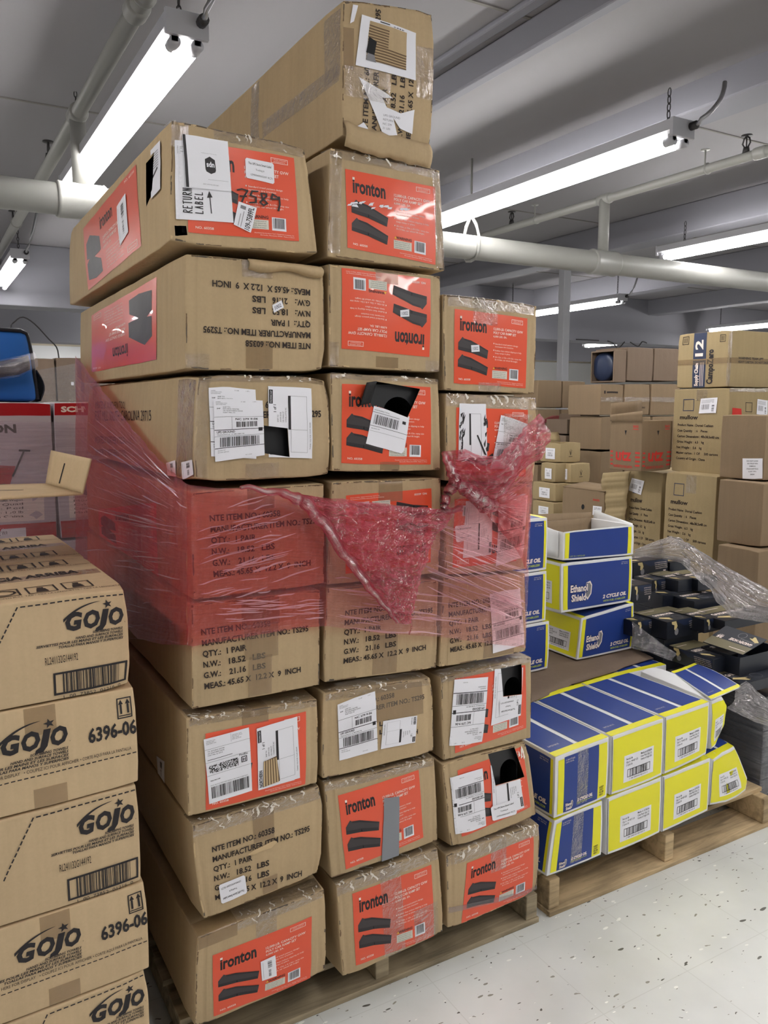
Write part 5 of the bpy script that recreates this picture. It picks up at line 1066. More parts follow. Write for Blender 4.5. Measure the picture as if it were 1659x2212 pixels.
# plain right cartons
PGN = 'plain brown cartons at the right photo edge'
e = corner(1657, 897, 1040, 4.0, 1556, dx=.4); p1 = bgcarton('plain_carton', 'plain brown carton with a white notice sheet at the right photo edge', e, KRB, 111, PGN)
d = Design(.95); d.R(0, 0, .95, 1, WHITE, 1); [d.T(.47, .85 - k * .13, .055, t_, BLACKP, al='c', w=w_, bold=.02) for k, (t_, w_) in enumerate((('DO NOT LOAD', .55), ('ON A PALLET WITH', .5), ('CHEMICALS', .3), ('STORE IN DRY PLACE', .55), ('LOT 771', .35), ('2024', .2)))]; p1.decal('notice_sheet', d, 'L', px=[(1606, 990), (1648, 990.5), (1648, 1035), (1605, 1034)], off=.003)
e2 = corner(1651, 1042, 1185, 3.98, 1549, dx=.4); bgcarton('plain_carton', 'plain brown carton directly below the one with the notice sheet', (e2[0], e2[1], e2[2], e2[3], e2[4], e[4] - .004), KRB, 112, PGN)
e = corner(1641, 1188, 1420, 3.95, 1543, dx=.4); bgcarton('plain_carton', 'lowest plain brown carton at the right, cut by the clear wrap', (e[0], e[1], e[2], e[3], .0, e2[4] - .004), KRB, 113, PGN)
# wrapped brown pile
BG = 'brown cartons of the wrapped back pile'
YB = atT(1328, 800, 6.2).y
def frow(px0, px1, yt, yb, y, dep, label, name, body, seed, group, **kw):
    a = onY(px0, yt, y); b = onY(px1, yt, y); z0 = onY((px0 + px1) / 2, yb, y).z
    return bgcarton(name, label, (a.x + .002, b.x - .002, y, y + dep, z0 + .002, (a.z + b.z) / 2 - .002), body, seed, group, **kw)
a = onY(1328, 755, YB); b_ = onY(1355, 755, YB); z0 = onY(1340, 826, YB).z; y1 = onX(1276, 790, a.x).y
lq = [(a.x, YB + .012, z0 + .012), (a.x, YB + .012, a.z - .012), (a.x, y1 - .012, a.z - .012), (a.x, y1 - .012, z0 + .012)]
ob = bgcarton('opened_carton', 'dark sideways carton with its open end showing a round navy thing, on the back pile', (a.x, b_.x - .004, YB, y1, z0, a.z), KRD, 120, BG, cuts=[('L', (lq, (1, 0, 0), .05))], amp=.0005, bulge=0, crush=0)
rt = thing('round_cushion', 'round navy cushion inside the dark open carton of the back pile', 'cushion', (a.x + .12, (YB + y1) / 2, z0 + .01)); mb = MB(); c = Vector((a.x, YB + .16, (z0 + a.z) / 2)); r_ = (a.z - z0) / 2 - .012
mb.tube([c + Vector((dx, 0, 0)) for dx in (.03, .035, .045, .095, .105, .11)], [r_ * .5, r_ * .92, r_, r_, r_ * .92, r_ * .5], HOSEN, 28); mb.build('cushion_body', rt)
nn = 'leftmost', 'second from the left', 'third from the left'
r1 = [frow(1356, 1413, 750, 824, YB, .35, 'top row carton of the back pile beside the dark open one', 'brown_carton', KRD, 121, BG), frow(1414, 1475, 752, 824, YB, .35, 'top row carton of the back pile next to the box reading 12', 'brown_carton', KRD, 122, BG)]
for k, (a0, a1) in enumerate(((1297, 1347), (1349, 1405), (1407, 1470))):
    o = frow(a0, a1, 829, 897, YB, .35, 'second row carton of the back pile, %s' % nn[k], 'brown_carton', KRB, 123 + k, BG); o.tape('F', .0, .42, 1, .58, TAPEC, 'clear_wrap_band', off=.006)
    if k == 1: d = Design(3); d.T(.1, .3, .4, 'IMPORTED  FRAGILE', INK, w=2.6, bold=.03); o.decal('printed_text', d, 'F', ab=[(.15, .3), (.9, .3), (.9, .18), (.15, .18)])
    if k == 0: d = Design(3); d.R(.0, .1, .3, .9, INK, 1, (1, 1)); d.R(.5, .2, 2.6, .7, INK, 1, (3, 1)); o.decal('printed_text', d, 'F', ab=[(.15, .80), (.85, .80), (.85, .68), (.15, .68)])
    frow(a0 + 2, a1 + 2, 899, 972, YB, .35, 'third row carton of the back pile, %s' % nn[k], 'brown_carton', KRB, 126 + k, BG)
    frow(a0 + 1, a1 + 1, 974, 1046, YB, .35, 'fourth row carton of the back pile, %s' % nn[k], 'brown_carton', KRB, 129 + k, BG); frow(a0 + 1, a1 + 1, 1048, 1115, YB, .35, 'low row carton of the back pile, %s' % nn[k], 'brown_carton', KRB, 132 + k, BG)
zb = onY(1350, 1115, YB).z; xa, xb = onY(1297, 1100, YB).x, onY(1470, 1100, YB).x; bgcarton('brown_carton', 'bottom carton carrying the back pile', (xa, xb, YB, YB + .36, 0, zb - .002), KRB, 136, BG)
# labelled small cartons at the middle left
YC = atT(1214, 850, 7.0).y; CG = 'plain tan cartons behind the right column'
for k, (a0, a1) in enumerate(((1162, 1214.5), (1216, 1265))):
    frow(a0, a1, 821 + 2 * k, 881 + k, YC, .32, ('upper plain tan carton next to the right column, left one', 'upper plain tan carton next to the right column, right one')[k], 'tan_carton', KRB, 140 + k, CG)
    frow(a0 - 2, a1 - 4, 884, 940, YC, .32, ('lower plain tan carton crossed by pink film, left one', 'lower plain tan carton crossed by pink film, right one')[k], 'tan_carton', KRB, 142 + k, CG)
    frow(a0 - 2, a1 - 4, 942, 1000, YC, .32, 'tan carton below the pair crossed by pink film', 'tan_carton', KRB, 144 + k, CG); z0 = onY(1200, 1002, YC).z; xa, xb = onY(a0, 1000, YC).x, onY(a1 - 4, 1000, YC).x; bgcarton('tan_carton', 'bottom carton below the tan pair', (xa, xb, YC, YC + .32, 0, z0), KRB, 146 + k, CG)
LG = 'small cartons with white labels'
def lab_sheet():
    d = Design(.75); d.R(0, 0, .75, 1, WHITE, 1); [d.R(.12, .85 - k * .035, .62, .86 - k * .035, GREYP, 2, (1, 1)) for k in range(5)]; d.B(.16, .25, .6, .42, GREYP, 2, 10, 4); d.B(.16, .47, .6, .6, GREYP, 2, 8, 6); return d
LS = lab_sheet()
def leaf():
    d = Design(1); 
    for dx, dy in ((-.12, .28), (0, .36), (.12, .30), (-.06, .2), (.07, .18)): d.S([(.5, .32), (.5 + dx * .6, .32 + dy * .6), (.5 + dx, .32 + dy)], .025, INK)
    d.R(.32, .22, .68, .25, INK, 1, (2, 1)); return d
LF = leaf()
def small(px, yt, yb, xl, xr, t, label, seed, lab='L', **kw):
    e = corner(px, yt, yb, t, xl, xr); o = bgcarton('small_carton', label, e, KRM, seed, LG, amp=.0015, **kw)
    if 'L' in lab: o.decal('white_label', LS, 'L', ab=[(.32, .72), (.78, .72), (.78, .16), (.32, .16)], off=.003)
    if 'F' in lab: o.decal('white_label', LS, 'F', ab=[(.3, .75), (.7, .75), (.7, .2), (.3, .2)], off=.003)
    if 'K' in lab: o.decal('printed_mark', LF, 'F', ab=[(.25, .95), (.75, .95), (.75, .1), (.25, .1)])
    return o
T6 = 6.0
o = small(1210, 957, 1000, 1166, 1254, T6, 'small open carton with raised flap and white label, top of the front labelled pile', 150, 'LK', openbox=True)
x0, x1, y0, y1, z0, z1 = corner(1210, 957, 1000, T6, 1166, 1254); q = [Vector(v) for v in ((x0, y1, z1), (x1, y1, z1), (x1 + .02, y1 + .05, z1 + .07), (x0 + .03, y1 + .05, z1 + .07))]; mb = MB(); mb.grid(lambda a, b: q[0].lerp(q[1], a).lerp(q[3].lerp(q[2], a), b), 4, 3, KRM); mb.build('flap', o.o, solid=.004)
small(1233.5, 1002, 1044, 1202, 1275, T6, 'small carton with white label and leaf mark under the open flapped one, right', 151, 'LK'); small(1200, 1001, 1043, 1168, 1233, T6, 'small carton with white label under the open flapped one, left', 152, 'L')
small(1235, 1046, 1086, 1201, 1275, T6 - .02, 'small carton partly behind the hand hole carton, second tier', 153, 'LK'); small(1200, 1045, 1085, 1150, 1234, T6 - .02, 'small carton with a mark on it, second tier near the pink film', 154, 'L'); small(1196, 1087, 1122, 1150, 1234, T6 - .04, 'small carton with white label just above the blue cartons', 155, 'L'); small(1236, 1087, 1122, 1198, 1275, T6 - .04, 'small carton of the third tier behind the hand hole carton', 156, 'L')
for k in range(2):
    e = corner((1196, 1236)[k], 1122, 1200, T6 - .04, (1150, 1198)[k], (1234, 1275)[k]); bgcarton('small_carton', 'carton below the third tier of the labelled pile', (e[0], e[1], e[2], e[3], 0, e[5] - .003), KRM, 157 + k, LG)
YD = atT(1275, 930, 6.8).y
frow(1225, 1252, 905, 938, YD, .26, 'grey-brown labelled carton of the rear tier, left one', 'small_carton', KRD, 160, LG).decal('white_label', SHS, 'F', ab=[(.3, .75), (.8, .75), (.8, .25), (.3, .25)], off=.003)
frow(1253, 1297, 893, 938, YD, .26, 'grey-brown labelled carton of the rear tier below the blue bundle', 'small_carton', KRD, 161, LG).decal('white_label', SHS, 'F', ab=[(.15, .62), (.5, .62), (.5, .22), (.15, .22)], off=.003)
frow(1222, 1289, 939, 968, YD, .26, 'long labelled carton of the rear tier beside the raised flap', 'small_carton', KRD, 162, LG).decal('white_label', SHS, 'F', ab=[(.55, .85), (.78, .85), (.78, .25), (.55, .25)], off=.003)
frow(1222, 1290, 970, 999, YD, .26, 'two-tone carton of the rear tier low at the right', 'small_carton', KRD, 163, LG); frow(1222, 1292, 1043, 1110, YD, .26, 'carton below the red and white one', 'small_carton', KRD, 164, LG)
o = frow(1270, 1312, 1001, 1041, YD, .2, 'red, white and green printed carton left of the red printed carton', 'printed_carton', WBOX, 165, None)
d = Design(1); d.R(0, .0, .35, .12, UTZR, 1, (1, 1)); d.R(.38, .1, .7, .75, UTZR, 1, (1, 1)); d.R(.72, .55, .98, .8, mat('green_print', (40, 120, 100), .5), 1, (1, 1)); d.R(.0, .75, .25, .95, UTZR, 1, (1, 1)); d.B(.05, .3, .3, .55, BLACKP, 2, 8, 2); o.decal('printed_front', d, 'F', ab=UQ)
zz_ = onY(1290, 1041, YD); xa, xb = onY(1270, 1041, YD).x, onY(1312, 1041, YD).x; bgcarton('small_carton', 'base carton below the red, white and green one', (xb - .03, xb + .18, YD, YD + .2, 0, zz_.z - .003), KRD, 166, LG)
for k, e_ in enumerate(((1222, 1290, 1001, 1042),)): frow(*e_, YD + .22, .2, 'carton behind the red and white one', 'small_carton', KRD, 167, LG)
c = onY(1272, 886, YD + .1); bb = thing('blue_bundle', 'blue fabric bundle lying on the grey-brown labelled carton', 'bundle', (c.x, c.y, c.z - .06)); mb = MB()
mb.grid(lambda a, b: c + Vector((math.cos(a * 2 * math.pi) * .085 * math.cos(b * 1.57) * (1 + .12 * math.sin(a * 17)), math.sin(a * 2 * math.pi) * .07 * math.cos(b * 1.57), -.055 + .09 * math.sin(b * 1.57) + .008 * math.sin(a * 23))), 24, 8, BLUEB); mb.build('folded_fabric', bb)
# pink film tied round the tan cartons
pf = thing('pink_film_band', 'loose pink film band tied round the tan cartons behind the right column', 'film', onY(1215, 905, YC - .02)); mb = MB()
P = lambda x, y: onY(x, y, YC - .02)
def pl(p, q, w0, w1): mb.grid(lambda a, b: P(p[0] + (q[0] - p[0]) * a, p[1] + (q[1] - p[1]) * a + (b - .5) * (w0 + (w1 - w0) * a) + 2 * math.sin(a * 7 + b * 4)) + Vector((0, -.012 * math.sin(a * 9 + b * 13), 0)), 24, 8, BUNCH)
pl((1160, 912), (1214, 901), 12, 8); pl((1214, 903), (1262, 888), 10, 12); pl((1213, 905), (1222, 945), 9, 12); pl((1178, 945), (1225, 938), 9, 7); mb.build('band', pf)
# left back pile under clear wrap
LP_ = 'brown cartons of the far left pile'; YL = 4.6
for k, (a0, a1) in enumerate(((20, 118), (119, 240))):
    o = frow(a0, a1, 773, 868, YL, .5, ('far left brown carton behind the blue bag', 'far left brown carton between the blue bag and the tall stack')[k], 'wrapped_carton', KRD, 170 + k, LP_)
    o.decal('white_label', Design(1).R(0, 0, 1, 1, WHITE, 1), 'F', ab=[(.15 + .1 * k, .45), (.3, .45), (.3, .37), (.15 + .1 * k, .37)], off=.003)
    e = (o.c[(0, 0, 0)].x, o.c[(1, 0, 0)].x, YL, YL + .5, 0, o.c[(0, 0, 0)].z - .003); bgcarton('wrapped_carton', 'carton below the far left brown ones', e, KRD, 172 + k, LP_)
cf = thing('clear_film_cover', 'cloudy clear film over the far left brown cartons', 'film', onY(110, 868, YL - .03)); mb = MB()
mb.grid(lambda a, b: onY(30 + 200 * a, 870 - b * (62 + 34 * a), YL - .03) + Vector((0, -.01 * math.sin(a * 11 + b * 5), 0)), 20, 14, CLEAR); mb.build('film_sheet', cf)
# wagon cartons
YW = 1.34; WG = 'red topped wagon cartons'
xb = onY(119, 1000, YW).x; zt, zb = onY(90, 869, YW).z, onY(90, 1168, YW).z
def wagon():
    d = Design(1.35); d.R(0, .0, 1.35, .13, SCHR, 1); d.R(0, .91, 1.35, 1, SCHR, 1); d.R(0, .13, 1.35, .91, SCHG, 1)
    d.T(.04, .935, .04, 'SCHWINN', WPRINT, 2, bold=.05, w=.36); d.T(.74, .79, .06, 'WAGON', INK, 2, bold=.04, w=.40)
    for ox in (.62, .05):
        d.P([(ox + .12, .58), (ox + .50, .55), (ox + .46, .42), (ox + .16, .44)], SCHR, 2)
        for wx in (.14, .42): d.P([(ox + wx + .055 * math.cos(t), .37 + .06 * math.sin(t)) for t in [k * math.pi / 8 for k in range(16)]], BLACKP, 3); d.P([(ox + wx + .025 * math.cos(t), .37 + .028 * math.sin(t)) for t in [k * math.pi / 6 for k in range(12)]], GREYP, 4)
        d.S([(ox + .48, .48), (ox + .56, .66)], .012, BLACKP, 3); d.S([(ox + .53, .66), (ox + .59, .655)], .014, BLACKP, 3); d.S([(ox + .14, .41), (ox + .42, .41)], .014, BLACKP, 3)
    d.R(.06, .15, .55, .33, WPRINT, 2, (3, 2)); d.R(.82, .15, 1.28, .33, WPRINT, 2, (3, 2))
    for k, t_ in enumerate(('Description: Steel Wagon', 'Model: Quad', 'Color: Red', 'Capacity: 150 lb', 'Made in China')): d.T(.09, .30 - k * .03, .018, t_, INK, 3, w=.3); d.T(.85, .30 - k * .03, .018, t_, INK, 3, w=.3)
    d.R(.60, .03, .74, .10, WHITE, 2, (1, 1)); d.B(.62, .04, .72, .09, BLACKP, 3, 14, 3); d.R(.90, .03, 1.16, .10, WHITE, 2, (2, 1)); d.T(1.03, .055, .03, 'LIFETIME WARRANTY', BLACKP, 3, al='c', w=.2); return d
WAG = wagon()
for k, (x0, x1) in enumerate(((xb - .70, xb - .003), (xb + .003, xb + .70))):
    o = bgcarton('wagon_carton', ('red topped wagon carton under the blue bag, behind clear wrap', 'red topped wagon carton half hidden behind the tall stack')[k], (x0, x1, YW, YW + .45, zb, zt), SCHG, 180 + k, WG, n=(6, 6, 4)); o.decal('printed_front', WAG, 'F', ab=UQ)
    for j in range(2): bgcarton('wagon_carton', 'lower wagon carton behind the towel cartons', (x0, x1, YW, YW + .45, j * zb / 2, (j + 1) * zb / 2 - .003), SCHG, 182 + k + 2 * j, WG)
wf = thing('clear_film_cover', 'stretched clear film over the fronts of the wagon cartons', 'film', (xb, YW - .03, zb)); mb = MB()
mb.grid(lambda a, b: Vector((xb - .70 + 1.0 * a, YW - .02 - .006 * math.sin(a * 21 + b * 9), zb - .1 + b * (zt - zb + .1 - .045 - .03 * a))), 40, 20, THIN); mb.build('film_sheet', wf)
# blue bag
xr = onY(77, 862, YW + .05).x; zr = onY(40, 711, YW + .05).z
bg = Carton('storage_bag', 'blue zip bag with black piping standing on the wagon cartons', 'bag', [(xr - .55, YW + .05, zr), (xr - .012, YW + .05, zr - .004), (xr + .01, YW + .05, zt + .003), (xr - .55, YW + .05, zt + .003)], (0, .3, 0), BLUEB, r=.02, bulge=.012, amp=.003, seed=190, part='bag_body')
mb = MB(); pts = [bg.pos(u, 1, 0) for u in (0, .25, .5, .75, .96)] + [bg.pos(.995, .97, .03)] + [bg.pos(1, v, .04) for v in (.9, .7, .5, .3, .1, .02)]; mb.tube(pts, .007, BLACKN, 8); mb.build('piping', bg.o)
mb = MB(); mb.grid(lambda a, b: bg.pos(1, b * .45, .03 + a * .9) + Vector((.008 + .018 * math.sin(b * 3.1), 0, 0)), 8, 8, BLACKN); mb.build('side_pocket', bg.o, solid=.004)
st = thing('strap_roll', 'grey padded strap in frosted plastic lying across the blue bag', 'strap', (xr - .1, YW, zt + .12)); mb = MB(); S0 = [onY(x, y, YW + .012) for x, y in ((-60, 795), (0, 777), (40, 769), (75, 761))]; S1 = [onY(x, y, YW + .012) for x, y in ((-60, 835), (0, 819), (40, 814), (82, 792))]
def sf(a, b, o=0):
    i = min(2, int(a * 3)); f = a * 3 - i; p = S1[i].lerp(S1[i + 1], f).lerp(S0[i].lerp(S0[i + 1], f), b); return p + Vector((0, -.02 * math.sin(b * math.pi) + o + .004 * noise.noise(p * 30), 0))
mb.grid(lambda a, b: sf(a * .86, .12 + .76 * b, .002), 18, 8, VELVET); mb.build('padded_strap', st, solid=.006); mb = MB(); mb.grid(lambda a, b: sf(a, b, -.006), 24, 10, CLEAR); mb.build('plastic_sleeve', st)
# loose cables
def cable(label, pts, r=.006):
    o = thing('cable', label, 'cable', pts[0]); mb = MB(); n = 24; P_ = []
    for i in range(n + 1):
        t_ = i / n * (len(pts) - 1); k = min(len(pts) - 2, int(t_)); f = t_ - k; p0 = Vector(pts[max(0, k - 1)]); p1 = Vector(pts[k]); p2 = Vector(pts[k + 1]); p3 = Vector(pts[min(len(pts) - 1, k + 2)])
        P_.append(.5 * ((2 * p1) + (p2 - p0) * f + (2 * p0 - 5 * p1 + 4 * p2 - p3) * f * f + (3 * p1 - p0 - 3 * p2 + p3) * f ** 3))
    mb.tube(P_, r, BLKM, 6); mb.build('cable_run', o)
cable('dark cable looping above the blue bag at the left', [onY(x, y, 4.75) for x, y in ((26, 779), (22, 712), (32, 695), (50, 685), (75, 700), (105, 732), (122, 750), (127, 772), (129, 790))], .005)
yc = onZ(110, 567, CZ - .01).y; cable('long straight dark cable under the ceiling at the left', [(-6, yc, CZ - .008), (-3, yc, CZ - .008), (0, yc, CZ - .008), (3.2, yc, CZ - .008)], .012)
for k, pts in enumerate((((1245, 0), (1262, 734), (1280, 735), (1294, 0)), ((1313, 0), (1325, 742), (1335, 752), (1350, 0)), ((1362, 0), (1378, 748), (1388, 738), (1398, 0)))): cable(('drooping cable below the dark header beam, leftmost', 'drooping cable below the dark header beam, middle', 'drooping cable below the dark header beam, rightmost')[k], [onY(x, y, 8.59) if y else Vector((onY(x, 730, 8.59).x, 8.592, 2.57)) for x, y in pts], .009)
# ------------------------------------------------------------------ black hose cartons on the far right pallet
HG = 'black garden hose cartons'
def hose_top():
    d = Design(1.15); d.R(0, .62, 1.15, 1, HOSET, 1, (6, 3)); d.R(0, 0, 1.15, .62, HOSEB, 1, (6, 3)); d.T(.10, .44, .12, 'GARDEN HOSE', WPRINT, 2, bold=.04, ital=.1, w=.62); d.T(.10, .34, .06, 'EXPANDABLE', GREYP, 2, bold=.02, w=.40)
    d.R(.86, .40, 1.08, .62, HOSEB, 2, (1, 1)); d.T(.97, .50, .11, '25', WPRINT, 3, al='c', bold=.05, w=.16); d.T(.97, .43, .05, 'FEET', WPRINT, 3, al='c', w=.13); d.R(.05, .84, .5, .86, WPRINT, 2, (2, 1))
    pts = [(.55 + .10 * math.cos(t), .20 + .13 * math.sin(t)) for t in [k * math.pi / 8 for k in range(17)]]; d.S(pts, .014, GREYP, 2); d.P([(.05, .28), (.12, .34), (.34, .22), (.36, .12), (.26, .08)], HOSEC, 2); d.P([(.28, .20), (.35, .20), (.36, .11), (.29, .10)], BLACKP, 3); return d
def hose_side():
    d = Design(2.6); d.R(0, 0, 2.6, 1, HOSEB, 1, (6, 2)); d.P([(.6, 1), (2.6, 1), (2.6, .75), (1.2, .65)], HOSEN, 2)
    d.P([(.30, .98), (.62, .98), (.72, .70), (.62, .45), (.48, .52), (.50, .76), (.32, .84)], HOSEC, 3); d.P([(.66 + .14 * math.cos(t), .38 + .20 * math.sin(t)) for t in [k * math.pi / 8 for k in range(16)]], GREYP, 3)
    for k in range(4): d.T(1.55 + .03 * k, .80 - k * .12, .06, ('LIGHTWEIGHT AND DURABLE', 'KINK RESISTANT DESIGN', 'EXPANDS UP TO 3 TIMES', 'SOLID BRASS FITTINGS')[k], WPRINT, 3, w=.95)
    d.T(2.25, .17, .16, '25', WPRINT, 3, bold=.05, w=.20); d.T(2.25, .08, .06, 'FT', WPRINT, 3, w=.12); return d
HT, HS = hose_top(), hose_side(); HALL = []
def hose(name, label, ext, seed, top=True, side='F', **kw):
    x0, x1, y0, y1, z0, z1 = ext
    b = Carton('hose_carton', label, 'carton', qf(x0, x1, y0, z0, z1), (0, y1 - y0, 0), HOSEB, r=.0015, bulge=.001, amp=.0006, crush=.003, seed=seed, group=HG, n=(3, 2, 3), **kw)
    HALL.append(b)
    if top: b.decal('printed_top', HT, 'T', ab=UQ)
    if side == 'F': b.decal('printed_side', HS, 'F', ab=UQ)
    if side == 'L': b.decal('printed_side', HS, 'L', ab=UQ)
    return b
HD = .17
HL = (('upper left hose carton just beside the open oil carton', 1368, 1216, 1252, 1442, 3.50, 'F'), ('hose carton with a plain end under the clear wrap, top tier', 1447, 1215, 1242, 1492, 3.62, None),
      ('hose carton marked 25 below the top tier, left of a plain black end', 1465, 1254, 1281, 1506, 3.40, None), ('plain black ended hose carton right of the second tier', 1508, 1252, 1279, 1550, 3.42, None),
      ('hose carton at the left, directly beside the middle oil carton', 1365, 1267, 1307, 1407, 3.22, 'F'), ('hose carton in the shade between two others, second tier', 1409, 1254, 1292, 1440, 3.42, 'F'),
      ('dark hose carton in shade at the middle of the pile', 1432, 1286, 1320, 1497, 3.36, None), ('plain black hose carton under the edge of the clear wrap', 1500, 1299, 1330, 1568, 3.30, None),
      ('near hose carton with tan hose picture at the middle left', 1440.6, 1344, 1384, 1517, 3.10, 'F'), ('hose carton right of the one with the tan hose picture', 1521, 1339, 1369, 1562, 3.12, 'F'),
      ('hose carton with bright lettering below the clear wrap edge', 1566, 1342, 1364, 1680, 3.10, None), ('low hose carton behind the thin clear film at the left', 1371, 1344, 1378, 1420, 3.12, 'F'),
      ('nearest hose carton with a gold lettered top, beside the raised lid', 1539.4, 1424, 1458, 1594, 2.95, 'L'), ('dark hose carton at the low right edge below the raised lid', 1602, 1478, 1502, 1700, 2.86, None))
HB = []
for k, (lab, px, yt, yb, xr, t_, sd) in enumerate(HL):
    e = corner(px, yt, yb, t_, None, xr, dy=.20 if sd == 'L' else HD); HB.append(hose('hose_carton', lab, e, 200 + k, True, sd)); HB[-1].ext = e
e = corner(1598, 1421, 1462, 2.93, None, 1690, dy=.17); h6 = hose('hose_carton', 'hose carton with its printed lid raised, 25 feet showing upside down', e, 220, False, None, openbox=True)
lq = [atT(1518.5, 1387, 3.02), atT(1568, 1352, 3.10), atT(1657, 1383, 3.03), atT(1604, 1415, 2.94)]
mb = MB(); lf = lambda a, b, o=0: lq[0].lerp(lq[1], a).lerp(lq[3].lerp(lq[2], a), b) + Vector((0, 0, o)); mb.grid(lf, 6, 6, HOSEB); ld = mb.build('raised_lid', h6.o, solid=.003)
mb = MB(); HT.emit(mb, lambda x, y, o: lq[0].lerp(lq[3], 1 - x).lerp(lq[1].lerp(lq[2], 1 - x), 1 - y) + Vector((-.0012, -.0016, .0022)) + Vector((-.5, -.6, 1)) * o * .8); mb.build('printed_top', ld)
# lower layers
k = 0
for j in range(4):
    for i in range(3):
        if i and j: continue
        for L_ in range(7):
            if j and L_ < 3 and i: continue
            x0 = 2.13 + .215 * i; y0 = .13 + .185 * j; z0 = .004 + .062 * L_
            hose('hose_carton', 'black hose carton in the wrapped lower layers of the far right pile', (x0, x0 + .21, y0, y0 + .18, z0, z0 + .06), 230 + k, False, None); k += 1
# inner tiers carrying the visible cartons
def aabb(b): vs = list(b.c.values()); return [min(v[i] for v in vs) for i in range(3)], [max(v[i] for v in vs) for i in range(3)]
def hits(lo, hi): return any(all(lo[i] < q[1][i] - .002 and hi[i] > q[0][i] + .002 for i in range(3)) for q in TAKEN)
TAKEN = [aabb(b) for b in HALL]
for b in HB + [h6]:
    lo, hi = aabb(b); z = lo[2] - .002; x0, x1 = lo[0] + .002, min(hi[0] - .002, lo[0] + .21); y0, y1 = lo[1] + .012, hi[1] - .002
    while z - .062 > .0:
        if hits((x0, y0, z - .062), (x1, y1, z)): break
        q = hose('hose_carton', 'black hose carton in the shaded inner tiers of the far right pile', (x0, x1, y0, y1, z - .062, z), 300 + k, False, None); TAKEN.append(aabb(q)); z -= .064; k += 1
# ------------------------------------------------------------------ stretch films
def poly_at(pts, a):
    t_ = a * (len(pts) - 1); i = min(len(pts) - 2, int(t_)); return pts[i].lerp(pts[i + 1], t_ - i)
def sheet(mb, top, bot, m, nu, nv, wr=.004, fr=22, seed=0, off=Vector((0, -1, 0)), belly=0.0):
    def fn(a, b):
        p = poly_at(bot, a).lerp(poly_at(top, a), b); q = Vector((a * fr, b * fr * .35 + a * 4, seed)); e = noise.noise(q) + .5 * noise.noise(q * 2.7)
        return p + off * (wr * e + belly * math.sin(math.pi * a) * math.sin(math.pi * b))
    mb.grid(fn, nu, nv, m)
YF = -.014
rw = thing('red_stretch_wrap', 'torn red stretch film wrapped round the tall carton stack at mid height', 'wrap', (.3, YF, 1.0))
Fp = lambda pts, y=YF: [onY(a, b, y) for a, b in pts]
mb = MB()   # left side
XL = -.020
tp = [onX(a, b, XL) for a, b in ((163, 768), (205, 822), (260, 893), (310, 955), (360, 1010), (404, 1046))]; bt = [onX(a, b, XL) for a, b in ((163, 1215), (200, 1260), (250, 1335), (300, 1380), (350, 1392), (404, 1394))]
sheet(mb, tp, bt, RED, 60, 40, .004, 20, 1, Vector((-1, 0, 0))); mb.build('side_film', rw)
mb = MB()
tp = [tp[-1]] + Fp([(412, 1048), (470, 1055), (530, 1054), (590, 1062), (650, 1078), (705, 1090)]); bt = [bt[-1]] + Fp([(416, 1396), (470, 1386), (530, 1376), (590, 1366), (650, 1356), (705, 1352)])
sheet(mb, tp, bt, RED, 70, 46, .004, 26, 2); mb.build('front_film', rw)
mb = MB()
tp = Fp([(705, 1090), (760, 1093), (820, 1094), (890, 1098), (955, 1102), (985, 1080), (1010, 1060)], YF - .004); bt = Fp([(705, 1352), (760, 1360), (820, 1368), (890, 1372), (955, 1376), (985, 1380), (1010, 1384)], YF - .004)
sheet(mb, tp, bt, PINK, 60, 40, .004, 26, 3); mb.build('front_film', rw)
mb = MB()
tp = Fp([(1010, 1060), (1040, 1045), (1080, 1020), (1120, 985), (1152, 955)], YF - .004); bt = Fp([(1010, 1384), (1040, 1388), (1080, 1393), (1110, 1396), (1136, 1400)], YF - .004)
sheet(mb, tp, bt, PINK, 40, 50, .004, 26, 4); mb.build('front_film', rw)
# dense hanging corner
def rope(pts, rad, m, n=60, y=-.05, seed=0):
    mb = MB(); P_ = [onY(a, b, y) for a, b in pts]; out = []; rr = []
    for i in range(n + 1):
        a = i / n; p = poly_at(P_, a); out.append(p + Vector((noise.noise(Vector((a * 14, seed, 0))), noise.noise(Vector((a * 14, seed, 5))), noise.noise(Vector((a * 14, seed, 9))))) * .006)
        t_ = a * (len(rad) - 1); k_ = min(len(rad) - 2, int(t_)); rr.append((rad[k_] + (rad[k_ + 1] - rad[k_]) * (t_ - k_)) * (1 + .35 * noise.noise(Vector((a * 30, seed, 2)))))
    mb.tube(out, rr, m, 10); return mb
mb = MB(); lt = [onY(a, b, -.050) for a, b in ((640, 1068), (690, 1118), (735, 1190), (775, 1240), (820, 1295), (852, 1338), (862, 1346))]; rt_ = [onY(a, b, -.040) for a, b in ((985, 1104), (950, 1145), (925, 1185), (912, 1235), (900, 1280), (892, 1315), (888, 1340))]
def crumple(a, b):
    p = poly_at(lt, 1 - b).lerp(poly_at(rt_, 1 - b), a); q = p * 26
    e = noise.noise(q) + .6 * noise.noise(q * 2.3) + .4 * abs(noise.noise(q * 5.1)); return p + Vector((.004 * noise.noise(q * 1.3 + Vector((7, 0, 0))), -.016 * e - .012 * math.sin(math.pi * a), .004 * noise.noise(q + Vector((0, 9, 0)))))
mb.grid(crumple, 90, 110, BUNCH); mb.build('hanging_bunch', rw)
rope([(520, 1054), (600, 1062), (650, 1078), (700, 1128), (745, 1200), (790, 1256), (830, 1308), (860, 1345)], [.004, .008, .014, .013, .012, .010, .007, .005], BUNCH, 90, -.055, 3).build('rolled_edge', rw)
rope([(640, 1072), (720, 1090), (800, 1094), (880, 1100), (960, 1104), (1000, 1098)], [.008, .006, .005, .005, .006, .008], BUNCH, 60, -.04, 5).build('rolled_edge', rw)
